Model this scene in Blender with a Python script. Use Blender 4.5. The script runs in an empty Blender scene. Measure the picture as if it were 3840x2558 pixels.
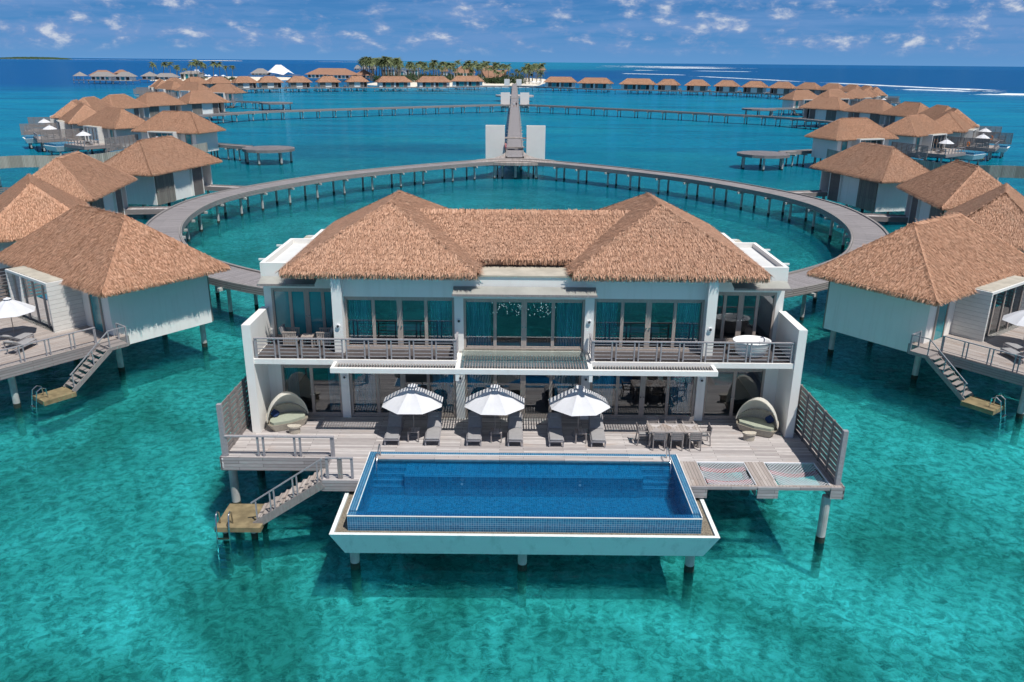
import bpy, math, random
from mathutils import Vector, Matrix
random.seed(7)
R = math.radians
scene = bpy.context.scene
COL = scene.collection
ORG = {}

# ------------------------------------------------------------------ materials
class NT:
    def __init__(s, name):
        s.m = bpy.data.materials.new(name); s.m.use_nodes = True
        s.t = s.m.node_tree; s.t.nodes.clear()
        s.out = s.t.nodes.new('ShaderNodeOutputMaterial')
    def n(s, typ, **kw):
        nd = s.t.nodes.new('ShaderNode' + typ)
        ins = kw.pop('ins', {})
        for k, v in kw.items(): setattr(nd, k, v)
        for k, v in ins.items():
            if hasattr(v, 'is_linked') or hasattr(v, 'links'): s.t.links.new(v, nd.inputs[k])
            else: nd.inputs[k].default_value = v
        return nd
    def link(s, a, b): s.t.links.new(a, b)
    def ramp(s, fac, stops, interp='LINEAR'):
        r = s.n('ValToRGB'); r.color_ramp.interpolation = interp
        el = r.color_ramp.elements
        while len(el) < len(stops): el.new(0.5)
        for e, (p, c) in zip(el, stops):
            e.position = p; e.color = (c[0], c[1], c[2], 1) if not isinstance(c, (int, float)) else (c, c, c, 1)
        s.link(fac, r.inputs[0]); return r.outputs[0]
    def mix(s, fac, a, b, bt='MIX'):
        m = s.n('Mix', data_type='RGBA', blend_type=bt)
        for i, v in ((0, fac), (6, a), (7, b)):
            if hasattr(v, 'links'): s.link(v, m.inputs[i])
            elif i == 0: m.inputs[0].default_value = v
            else: m.inputs[i].default_value = (*v, 1)
        return m.outputs[2]
    def math(s, op, a, b=None, c=None, clamp=False):
        m = s.n('Math', operation=op, use_clamp=clamp)
        for i, v in enumerate((a, b, c)):
            if v is None: continue
            if hasattr(v, 'links'): s.link(v, m.inputs[i])
            else: m.inputs[i].default_value = v
        return m.outputs[0]
    def coord(s, kind='Object', axes='xyz', scale=(1, 1, 1)):
        if kind == 'World': o = s.n('NewGeometry').outputs['Position']
        else: o = s.n('TexCoord').outputs[kind]
        sp = s.n('SeparateXYZ', ins={0: o}); cb = s.n('CombineXYZ')
        for i, a in enumerate(axes):
            if a == '0': continue
            v = s.math('MULTIPLY', sp.outputs['xyz'.index(a)], scale[i])
            s.link(v, cb.inputs[i])
        return cb.outputs[0]
    def noise(s, vec, scale, detail=4, rough=.55, dist=0):
        return s.n('TexNoise', ins={'Vector': vec, 'Scale': scale, 'Detail': detail, 'Roughness': rough, 'Distortion': dist}).outputs[0]
    def bump(s, h, strength=.3, dist=.02, normal=None):
        b = s.n('Bump', ins={'Height': h, 'Strength': strength, 'Distance': dist})
        if normal: s.link(normal, b.inputs['Normal'])
        return b.outputs[0]
    def principled(s, color, rough=.6, spec=.4, metal=0, normal=None, **kw):
        p = s.n('BsdfPrincipled')
        for k, v in (('Base Color', color), ('Roughness', rough), ('Specular IOR Level', spec), ('Metallic', metal)):
            if hasattr(v, 'links'): s.link(v, p.inputs[k])
            elif k == 'Base Color': p.inputs[k].default_value = (*v, 1)
            else: p.inputs[k].default_value = v
        if normal: s.link(normal, p.inputs['Normal'])
        for k, v in kw.items(): p.inputs[k].default_value = v
        s.link(p.outputs[0], s.out.inputs[0]); return p

M = {}
def simple(name, col, rough=.6, var=.25, scale=3, bump=.0, spec=.35, metal=0, coordkind='Object', stretch=(1, 1, 1), col2=None, bdist=.02):
    t = NT(name); v = t.coord(coordkind, 'xyz', stretch)
    nz = t.noise(v, scale, 6, .6)
    c2 = col2 or tuple(c * (1 - var) for c in col)
    c = t.ramp(nz, [(.35, c2), (.65, col)])
    t.principled(c, rough, spec, metal, t.bump(nz, bump, bdist) if bump else None)
    M[name] = t.m
def planks(name, axes, c1, c2, w=2.6, h=.13, gap=.008, kind='Object', gapcol=(.05, .045, .04), stain=None, rough=.75):
    t = NT(name)
    v = t.coord(kind, axes + '0')
    br = t.n('TexBrick', ins={'Vector': v, 'Color1': (*c1, 1), 'Color2': (*c2, 1), 'Mortar': (*gapcol, 1), 'Scale': 1.0, 'Mortar Size': gap, 'Mortar Smooth': .3, 'Bias': 0.0, 'Brick Width': w, 'Row Height': h}, offset=.37, squash=1)
    g = t.noise(t.coord(kind, axes + '0', (1.2, 14, 1)), 2.2, 6, .65)
    col = t.mix(t.ramp(g, [(.3, .0), (.7, .55)]), br.outputs[0], tuple(x * .62 for x in c2), 'MIX')
    if stain:
        sn = t.noise(t.coord(kind, axes + '0', (.35, 1.2, 1)), 1.3, 5, .6)
        col = t.mix(t.ramp(sn, [(.56, .0), (.72, .5)]), col, stain, 'MIX')
    hgt = t.math('MULTIPLY', br.outputs[1], -1.0)
    t.principled(col, rough, .25, 0, t.bump(hgt, .6, .01))
    M[name] = t.m
def wall_mat(name, col, dirt, amt):
    t = NT(name)
    a = t.noise(t.coord(), .9, 5, .6); st = t.noise(t.coord('Object', 'xyz', (3.2, 3.2, .22)), 1.0, 6, .62); b = t.noise(t.coord(), 5, 5, .7)
    c = t.mix(t.ramp(a, [(.3, .0), (.7, .5)]), col, tuple(x * .93 for x in col), 'MIX')
    c = t.mix(t.ramp(st, [(.53, .0), (.70, amt)]), c, dirt, 'MIX')
    c = t.mix(t.ramp(b, [(.60, .0), (.75, amt * .5)]), c, dirt, 'MIX')
    t.principled(c, .7, .3, 0, t.bump(b, .08, .02)); M[name] = t.m
wall_mat('white_paint', (.80, .79, .76), (.62, .60, .55), .28)
simple('white_tower', (.77, .74, .70), .75, .05, 1.0, .04)
simple('beige_roof', (.50, .46, .38), .8, .25, 1.4, .1)
simple('pale_flat_roof', (.66, .67, .66), .8, .12, .8, .05)
simple('concrete_pile', (.50, .50, .48), .8, .35, 2.5, .2, stretch=(1, 1, .5))
simple('algae_concrete', (.035, .045, .035), .8, .5, 5, .3)
simple('sunken_concrete', (.24, .27, .20), .9, .6, 2.5, .1)
simple('grey_wood', (.30, .27, .26), .75, .3, 5, .15, stretch=(6, 6, .7))
simple('fence_wood', (.25, .225, .215), .8, .3, 5, .15)
simple('rail_wood', (.33, .32, .34), .7, .2, 5, .1, stretch=(2, 2, 2))
simple('frame_wood', (.42, .36, .32), .6, .2, 4, .1, stretch=(6, 6, .6))
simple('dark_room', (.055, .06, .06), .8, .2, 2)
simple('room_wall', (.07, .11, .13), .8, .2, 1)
simple('dark_tile', (.085, .075, .075), .5, .25, 3, .05)
simple('steel', (.62, .63, .65), .22, .05, 3, metal=1)
simple('fabric_white', (.70, .71, .74), .85, .05, 2, .05)
simple('fabric_grey', (.30, .295, .30), .9, .12, 6, .05)
simple('cushion_green', (.33, .36, .29), .9, .12, 5, .05)
simple('navy_cloth', (.012, .03, .10), .9, .2, 5)
simple('red_cloth', (.55, .03, .03), .8, .2, 5)
simple('faded_red', (.26, .06, .06), .9, .3, 5)
simple('orange_ring', (.85, .22, .03), .5, .1, 5)
simple('acrylic', (.86, .87, .88), .18, .02, 2, spec=.6)
simple('gravel', (.30, .26, .20), .9, .6, 28, .8, bdist=.03)
simple('algae_wood', (.27, .215, .12), .85, .45, 2.2, .25)
simple('sand', (.72, .66, .55), .9, .1, .05, coordkind='World')
simple('foam', (.82, .86, .88), .9, .15, .1, coordkind='World')
simple('palm_trunk', (.20, .18, .15), .9, .3, 3)
simple('palm_leaf', (.17, .20, .08), .6, .5, .6, col2=(.06, .09, .035))
simple('bush_leaf', (.045, .085, .025), .7, .5, .5, col2=(.015, .035, .012), coordkind='World')
simple('grey_thatch', (.30, .28, .27), .9, .35, 1.5, .3, stretch=(1, 1, 3))
simple('terracotta_thatch', (.35, .195, .13), .9, .35, .8, .3, stretch=(1, 1, 3))
simple('skin', (.50, .30, .21), .6, .05, 3)
simple('dark_cloth', (.03, .03, .05), .9, .2, 3)
simple('pink_cloth', (.7, .2, .25), .9, .2, 3)
simple('step_blue', (.12, .42, .62), .4, .1, 2)
simple('solar_blue', (.10, .16, .26), .4, .2, 1)
planks('deck_x', 'xy', (.66, .62, .605), (.36, .33, .325), stain=(.40, .28, .21))
planks('deck_y', 'yx', (.50, .45, .42), (.33, .285, .26), w=3, stain=(.28, .17, .11))
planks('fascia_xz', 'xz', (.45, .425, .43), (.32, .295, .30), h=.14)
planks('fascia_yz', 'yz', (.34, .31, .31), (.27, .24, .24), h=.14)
planks('board_uv', 'yx', (.37, .345, .35), (.24, .225, .23), w=3.2, h=.16, gap=.012, kind='UV', stain=(.24, .22, .22))
planks('board_side', 'yx', (.36, .34, .33), (.28, .265, .26), w=3.4, h=.15, gap=.02, kind='UV')
planks('dark_boards', 'xz', (.27, .255, .255), (.20, .19, .19), h=.11)
planks('dark_planks', 'yx', (.25, .23, .24), (.17, .16, .17), h=.14)
planks('siding', 'xz', (.74, .73, .70), (.70, .69, .66), w=30, h=.26, gap=.008, gapcol=(.25, .25, .25))
planks('siding_y', 'yz', (.74, .73, .70), (.70, .69, .66), w=30, h=.26, gap=.008, gapcol=(.25, .25, .25))
planks('boards_vert', 'zx', (.36, .33, .29), (.22, .20, .18), w=5, h=.12, gap=.02)
planks('louver', 'xz', (.33, .29, .27), (.25, .21, .20), w=4, h=.11, gap=.03, gapcol=(.02, .02, .02))
planks('screen_uv', 'yx', (.50, .48, .42), (.30, .29, .25), w=6, h=.28, gap=.02, kind='UV')
planks('dark_tiles', 'xy', (.10, .085, .085), (.075, .065, .065), w=.6, h=.6, gap=.006, gapcol=(.16, .15, .15), rough=.45)
planks('wicker', 'xz', (.66, .61, .52), (.56, .51, .43), w=.06, h=.03, gap=.006, gapcol=(.2, .18, .14))

def thatch_mat(name, ramp, under=False):
    t = NT(name)
    rnd = t.n('NewGeometry').outputs['Random Per Island']
    c = t.ramp(rnd, ramp)
    big = t.noise(t.coord('Object', 'xyz', (1, 1, 1.5)), .9, 5, .6)
    c = t.mix(t.ramp(big, [(.35, .0), (.75, .30)]), c, (.40, .26, .18), 'MIX')
    ob = t.n('ObjectInfo').outputs['Random']
    c = t.mix(t.ramp(ob, [(.0, .0), (1, .16)]), c, (.36, .27, .22), 'MIX')
    wear = t.noise(t.coord('World', 'xyz', (1, 1, 1)), .22, 4, .6, .4)
    c = t.mix(t.ramp(wear, [(.52, .0), (.75, .22)]), c, (.30, .235, .195), 'MIX')
    t.principled(c, .85, .15)
    M[name] = t.m
thatch_mat('thatch', [(0, (.17, .08, .045)), (.15, (.35, .18, .11)), (.6, (.565, .31, .195)), (1, (.74, .46, .32))])
simple('thatch_under', (.34, .19, .115), .95, .4, 9, .5)

def tile_mat(name, c1, c2, s=.075, groutw=.0045):
    t = NT(name)
    geo = t.n('NewGeometry'); nrm = t.n('SeparateXYZ', ins={0: geo.outputs['Normal']})
    obj = t.n('SeparateXYZ', ins={0: t.n('TexCoord').outputs['Object']})
    # choose in-plane axes by the face direction
    ax = t.math('GREATER_THAN', t.math('ABSOLUTE', nrm.outputs[0]), .6)
    az = t.math('GREATER_THAN', t.math('ABSOLUTE', nrm.outputs[2]), .6)
    u = t.n('Mix', data_type='FLOAT', ins={0: ax, 2: obj.outputs[0], 3: obj.outputs[1]}).outputs[0]
    w = t.n('Mix', data_type='FLOAT', ins={0: az, 2: obj.outputs[2], 3: obj.outputs[1]}).outputs[0]
    v = t.n('CombineXYZ', ins={0: u, 1: w}).outputs[0]
    br = t.n('TexBrick', ins={'Vector': v, 'Color1': (*c1, 1), 'Color2': (*c2, 1), 'Mortar': (.22, .36, .48, 1), 'Scale': 1.0, 'Mortar Size': groutw, 'Mortar Smooth': .1, 'Bias': 0.0, 'Brick Width': s, 'Row Height': s}, offset=0)
    t.principled(br.outputs[0], .25, .5)
    M[name] = t.m
tile_mat('pool_tile', (.0, .12, .23), (.008, .28, .46), .09, .003)  # wide random tone contrast paints water sparkle into the tiles
tile_mat('coping_tile', (.006, .09, .20), (.012, .15, .29), .085, .005)

def glass_mat(name, tint, base=.10, k=.9, rough=.01):
    t = NT(name)
    fr = t.n('Fresnel', ins={'IOR': 1.5}).outputs[0]
    f = t.math('MULTIPLY_ADD', fr, k, base, clamp=True)
    tr = t.n('BsdfTransparent', ins={'Color': (*tint, 1)}); gl = t.n('BsdfGlossy', ins={'Roughness': rough, 'Color': (.9, .95, 1, 1)})
    mx = t.n('MixShader', ins={0: f}); t.link(tr.outputs[0], mx.inputs[1]); t.link(gl.outputs[0], mx.inputs[2])
    t.link(mx.outputs[0], t.out.inputs[0]); M[name] = t.m
glass_mat('glass', (.66, .84, .90), .11, 1.0)
glass_mat('canopy_glass', (.75, .8, .78), .06)
def curtain_mat():
    t = NT('curtain'); v = t.coord('Object', 'xyz', (1, 1, .05))
    c = t.ramp(t.noise(v, 9, 3, .5), [(.35, (.07, .29, .36)), (.65, (.20, .56, .66))])
    t.principled(c, .8, .2); M['curtain'] = t.m
curtain_mat()
def cloth(name, col, tl):
    t = NT(name); c = t.ramp(t.noise(t.coord(), 3, 4), [(.3, tuple(x * .93 for x in col)), (.7, col)])
    d = t.n('BsdfDiffuse', ins={'Color': c}); r = t.n('BsdfTranslucent', ins={'Color': c}); m = t.n('MixShader', ins={0: tl})
    t.link(d.outputs[0], m.inputs[1]); t.link(r.outputs[0], m.inputs[2]); t.link(m.outputs[0], t.out.inputs[0]); M[name] = t.m
cloth('fabric_cream', (.88, .86, .79), .5)
cloth('canopy_cloth', (.66, .67, .70), .08)
wall_mat('trough_bounce_paint', (.74, .79, .78), (.46, .52, .50), .5)  # slight teal tint paints water bounce onto white; the streaks are stains
simple('awning_panel', (.36, .36, .33), .5, .2, 1.2, .05)
def frosted():
    t = NT('frosted_glass'); c = t.ramp(t.noise(t.coord(), .7, 3), [(.3, (.02, .20, .24)), (.7, (.05, .30, .34))])
    t.principled(c, .12, .7); M['frosted_glass'] = t.m
frosted()
def pool_water():
    t = NT('pool_water')
    v = t.coord('World')
    h = t.noise(v, 5.5, 4, .6, .6)
    nb = t.bump(h, .55, .035)
    fr = t.n('Fresnel', ins={'IOR': 1.33, 'Normal': nb}).outputs[0]
    gl = t.n('BsdfGlossy', ins={'Roughness': .02, 'Normal': nb})
    tr = t.n('BsdfTransparent', ins={'Color': (.40, .80, .95, 1)})
    df = t.n('BsdfDiffuse', ins={'Color': (.0, .10, .34, 1)})
    rf = t.n('BsdfRefraction', ins={'Color': (.40, .82, .96, 1), 'IOR': 1.14, 'Roughness': .0, 'Normal': t.bump(h, .8, .06)})
    cl_ = t.n('MixShader', ins={0: .35}); t.link(tr.outputs[0], cl_.inputs[1]); t.link(rf.outputs[0], cl_.inputs[2])
    m0 = t.n('MixShader', ins={0: .07}); t.link(cl_.outputs[0], m0.inputs[1]); t.link(df.outputs[0], m0.inputs[2])
    m1 = t.n('MixShader', ins={0: t.math('MULTIPLY', fr, .8)}); t.link(m0.outputs[0], m1.inputs[1]); t.link(gl.outputs[0], m1.inputs[2])
    t.link(m1.outputs[0], t.out.inputs[0]); M['pool_water'] = t.m
pool_water()

def sea():
    t = NT('sea_water')
    pos = t.n('NewGeometry').outputs['Position']
    sp = t.n('SeparateXYZ', ins={0: pos}); X, Yc = sp.outputs[0], sp.outputs[1]
    v = t.coord('World')
    big = t.noise(v, .006, 4, .5)
    wob = t.math('MULTIPLY_ADD', t.math('SUBTRACT', big, .5), 260.0, Yc)
    # depth colour of the lagoon and the open sea, by place
    z = t.math('DIVIDE', wob, 1600.0, clamp=True)
    lag = t.ramp(z, [(0.0, (.002, .135, .165)), (.05, (.001, .165, .215)), (.11, (.0, .175, .275)), (.22, (.0, .20, .32)), (.34, (.0, .17, .31)), (.43, (.0, .085, .24)), (.62, (.0, .05, .20)), (1, (.0, .042, .175))])
    # east of the reef line the sea drops off
    rx = t.math('MULTIPLY_ADD', Yc, .10, X)
    rx2 = t.math('MULTIPLY_ADD', t.math('SUBTRACT', big, .5), 120.0, rx)
    east = t.math('MULTIPLY', t.math('SMOOTHSTEP', rx2, 190.0, 400.0) if False else t.n('MapRange', interpolation_type='SMOOTHSTEP', ins={0: rx2, 1: 210.0, 2: 430.0}).outputs[0], t.n('MapRange', interpolation_type='SMOOTHSTEP', ins={0: Yc, 1: 220.0, 2: 700.0}).outputs[0])
    col = t.mix(east, lag, (.0, .062, .20))
    west = t.math('MULTIPLY', t.n('MapRange', interpolation_type='SMOOTHSTEP', ins={0: X, 1: -150.0, 2: -330.0}).outputs[0], t.n('MapRange', interpolation_type='SMOOTHSTEP', ins={0: Yc, 1: 300.0, 2: 620.0}).outputs[0])
    col = t.mix(west, col, (.0, .07, .235))
    # far turquoise shoal in the middle distance
    ang = t.math('DIVIDE', X, Yc)
    sh = t.math('MULTIPLY', t.n('MapRange', interpolation_type='SMOOTHSTEP', ins={0: ang, 1: -.22, 2: -.10}).outputs[0], t.n('MapRange', interpolation_type='SMOOTHSTEP', ins={0: ang, 1: .22, 2: .06}).outputs[0])
    sh = t.math('MULTIPLY', sh, t.n('MapRange', interpolation_type='SMOOTHSTEP', ins={0: Yc, 1: 1500.0, 2: 2600.0}).outputs[0])
    col = t.mix(t.math('MULTIPLY', sh, .8), col, (.01, .22, .30))
    # streaks: patches of reef and wind lanes
    st = t.noise(t.coord('World', 'xyz', (.25, 1, 1)), .05, 6, .65)
    col = t.mix(t.ramp(st, [(.33, .65), (.52, .0)]), col, (.0, .060, .135), 'MIX')
    st2 = t.noise(t.coord('World', 'xyz', (.6, 1, 1)), .035, 6, .6)
    col = t.mix(t.math('MULTIPLY', t.ramp(st2, [(.50, .0), (.72, .55)]), t.math('SUBTRACT', 1.0, t.math('MAXIMUM', east, west))), col, (.01, .28, .33), 'MIX')
    ripple_mot = t.noise(t.coord('World', 'xyz', (.6, 1.1, 1)), .9, 6, .7, .8)  # ripple and refraction mottling painted into the water colour
    col = t.mix(t.ramp(ripple_mot, [(.36, .42), (.5, .0)]), col, (.0, .075, .13), 'MIX')
    col = t.mix(t.ramp(ripple_mot, [(.54, .0), (.68, .30)]), col, (.03, .30, .36), 'MIX')
    dif = t.n('BsdfDiffuse', ins={'Color': col})
    tr = t.n('BsdfTransparent', ins={'Color': (.28, .93, .97, 1)})
    opa = t.n('MapRange', ins={0: wob, 1: 25.0, 2: 190.0, 3: .06, 4: .93}).outputs[0]
    # ripples
    h1 = t.noise(t.coord('World', 'xyz', (.7, 1.2, 1)), 1.7, 5, .62, .5)
    h2 = t.noise(t.coord('World', 'xyz', (.5, 1, 1)), .35, 4, .5, .3)
    h = t.math('ADD', t.math('MULTIPLY', h1, .24), t.math('MULTIPLY', h2, .55))
    nb = t.bump(h, .9, .55)
    rf = t.n('BsdfRefraction', ins={'Color': (.24, .94, .99, 1), 'IOR': 1.16, 'Roughness': .0, 'Normal': t.bump(h, 1.0, .75)})
    clear = t.n('MixShader', ins={0: .46}); t.link(tr.outputs[0], clear.inputs[1]); t.link(rf.outputs[0], clear.inputs[2])
    body = t.n('MixShader', ins={0: opa}); t.link(clear.outputs[0], body.inputs[1]); t.link(dif.outputs[0], body.inputs[2])
    fr = t.n('Fresnel', ins={'IOR': 1.33, 'Normal': nb}).outputs[0]
    frc = t.math('MINIMUM', t.math('MULTIPLY', fr, .62), .30)
    gl = t.n('BsdfGlossy', ins={'Roughness': .06, 'Normal': nb, 'Color': (.55, .8, 1, 1)})
    m = t.n('MixShader', ins={0: frc}); t.link(body.outputs[0], m.inputs[1]); t.link(gl.outputs[0], m.inputs[2])
    t.link(m.outputs[0], t.out.inputs[0]); M['sea_water'] = t.m
sea()
def seabed():
    t = NT('seabed')
    v0 = t.coord('World')
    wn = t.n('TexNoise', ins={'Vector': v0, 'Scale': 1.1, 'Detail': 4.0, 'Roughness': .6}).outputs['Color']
    off = t.n('VectorMath', operation='MULTIPLY_ADD', ins={0: wn, 1: (.8, .8, 0), 2: v0}).outputs[0]  # warp puts the crinkle of wave refraction into the sand and coral colour
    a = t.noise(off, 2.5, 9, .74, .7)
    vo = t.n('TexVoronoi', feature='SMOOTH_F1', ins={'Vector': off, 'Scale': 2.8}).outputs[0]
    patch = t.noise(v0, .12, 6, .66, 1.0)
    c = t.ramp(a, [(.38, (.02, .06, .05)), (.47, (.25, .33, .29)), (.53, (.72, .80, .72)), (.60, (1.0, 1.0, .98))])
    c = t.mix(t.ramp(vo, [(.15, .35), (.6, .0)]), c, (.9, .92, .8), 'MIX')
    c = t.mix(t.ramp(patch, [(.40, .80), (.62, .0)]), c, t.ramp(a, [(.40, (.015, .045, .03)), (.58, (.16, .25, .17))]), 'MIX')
    t.principled(c, .9, .1, 0, t.bump(a, .5, .35)); M['seabed'] = t.m
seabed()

# ------------------------------------------------------------------ mesh builder
class MB:
    def __init__(s): s.v = []; s.f = []; s.mi = []; s.cur = 0; s.smooth = False
    def face(s, pts):
        i = len(s.v); s.v += [tuple(p) for p in pts]; s.f.append(tuple(range(i, i + len(pts)))); s.mi.append(s.cur)
    def add(s, vs, fs):
        i = len(s.v); s.v += [tuple(p) for p in vs]
        for f in fs: s.f.append(tuple(i + k for k in f)); s.mi.append(s.cur)
    def box(s, x0, x1, y0, y1, z0, z1):
        if x0 > x1: x0, x1 = x1, x0
        if y0 > y1: y0, y1 = y1, y0
        if z0 > z1: z0, z1 = z1, z0
        s.add([(x0, y0, z0), (x1, y0, z0), (x1, y1, z0), (x0, y1, z0), (x0, y0, z1), (x1, y0, z1), (x1, y1, z1), (x0, y1, z1)],
              [(0, 3, 2, 1), (4, 5, 6, 7), (0, 1, 5, 4), (1, 2, 6, 5), (2, 3, 7, 6), (3, 0, 4, 7)])
        return s
    def bar(s, p0, p1, w, h, up=(0, 0, 1)):
        a, b = Vector(p0), Vector(p1); d = (b - a).normalized(); u = Vector(up)
        if abs(d.dot(u)) > .99: u = Vector((0, 1, 0))
        r = d.cross(u).normalized() * (w / 2); q = r.cross(d).normalized() * (h / 2)
        vs = [a - r - q, a + r - q, a + r + q, a - r + q, b - r - q, b + r - q, b + r + q, b - r + q]
        s.add(vs, [(0, 1, 2, 3), (7, 6, 5, 4), (0, 4, 5, 1), (1, 5, 6, 2), (2, 6, 7, 3), (3, 7, 4, 0)]); return s
    def tube(s, pts, r, n=10, cap=True):
        pts = [Vector(p) for p in pts]; rs = r if isinstance(r, (list, tuple)) else [r] * len(pts)
        i0 = len(s.v)
        for k, p in enumerate(pts):
            d = (pts[min(k + 1, len(pts) - 1)] - pts[max(k - 1, 0)]).normalized()
            u = Vector((1, 0, 0)) if abs(d.x) < .9 else Vector((0, 1, 0))
            a = d.cross(u).normalized(); b = d.cross(a).normalized()
            for j in range(n):
                t = 2 * math.pi * j / n; s.v.append(tuple(p + (a * math.cos(t) + b * math.sin(t)) * rs[k]))
        for k in range(len(pts) - 1):
            for j in range(n):
                s.f.append((i0 + k * n + j, i0 + k * n + (j + 1) % n, i0 + (k + 1) * n + (j + 1) % n, i0 + (k + 1) * n + j)); s.mi.append(s.cur)
        if cap:
            s.f.append(tuple(i0 + j for j in range(n))); s.f.append(tuple(i0 + (len(pts) - 1) * n + j for j in reversed(range(n)))); s.mi += [s.cur] * 2
        return s
    def prism(s, poly, z0, z1):
        n = len(poly); s.add([(x, y, z0) for x, y in poly] + [(x, y, z1) for x, y in poly],
            [tuple(reversed(range(n))), tuple(range(n, 2 * n))] + [(i, (i + 1) % n, (i + 1) % n + n, i + n) for i in range(n)]); return s
    def grid(s, fn, nu, nv, closed=False):
        i = len(s.v)
        for a in range(nu + 1):
            for b in range(nv + 1): s.v.append(tuple(fn(a / nu, b / nv)))
        for a in range(nu):
            for b in range(nv):
                p = i + a * (nv + 1) + b; s.f.append((p, p + nv + 1, p + nv + 2, p + 1)); s.mi.append(s.cur)
        return s
    def build(s, name, mats, parent=None, label=None, smooth=False, loc=None, recalc=True, **props):
        me = bpy.data.meshes.new(name)
        o = bpy.data.objects.new(name, me)
        if parent is not None: org = ORG[parent.name]
        else: org = Vector(loc) if loc is not None else Vector((0, 0, 0)); o.location = org
        if org.length: s.v = [(x - org.x, y - org.y, z - org.z) for x, y, z in s.v]
        me.from_pydata(s.v, [], s.f)
        for m in (mats if isinstance(mats, (list, tuple)) else [mats]): me.materials.append(M[m])
        if any(s.mi): me.polygons.foreach_set('material_index', s.mi)
        if recalc and len(s.f) < 4000:
            import bmesh
            bm = bmesh.new(); bm.from_mesh(me); bmesh.ops.recalc_face_normals(bm, faces=bm.faces); bm.to_mesh(me); bm.free()
        if smooth: me.polygons.foreach_set('use_smooth', [True] * len(me.polygons))
        COL.objects.link(o)
        if parent is not None: o.parent = parent
        ORG[o.name] = org
        if label: o['label'] = label
        for k, v in props.items(): o[k] = v
        me.update(); return o

def tag(o, label=None, cat=None, group=None, kind=None):
    if label: o['label'] = label
    if cat: o['category'] = cat
    if group: o['group'] = group
    if kind: o['kind'] = kind
    return o
def thing(name, label, cat, loc=(0, 0, 0), rz=0, group=None, org=None):
    o = bpy.data.objects.new(name, None); COL.objects.link(o); o.location = loc; o.rotation_euler = (0, 0, rz)
    o.empty_display_size = .3
    ORG[o.name] = Vector(loc) if org is None else Vector(org)
    return tag(o, label, cat, group)
def copy_tree(o, parent=None):
    c = o.copy(); COL.objects.link(c)
    if parent is not None: c.parent = parent
    ORG[c.name] = ORG[o.name]
    for ch in list(o.children): copy_tree(ch, c)
    return c
def place(src, loc, rz, label, used=[]):
    o = src if src.name not in used else copy_tree(src)
    used.append(src.name); o.location = loc; o.rotation_euler = (0, 0, rz); o['label'] = label
    return o
ORDW = ['first', 'second', 'third', 'fourth', 'fifth', 'sixth', 'seventh', 'eighth', 'ninth', 'tenth', 'eleventh', 'twelfth', 'thirteenth', 'fourteenth', 'fifteenth', 'sixteenth', 'seventeenth', 'eighteenth', 'nineteenth', 'twentieth']

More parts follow.
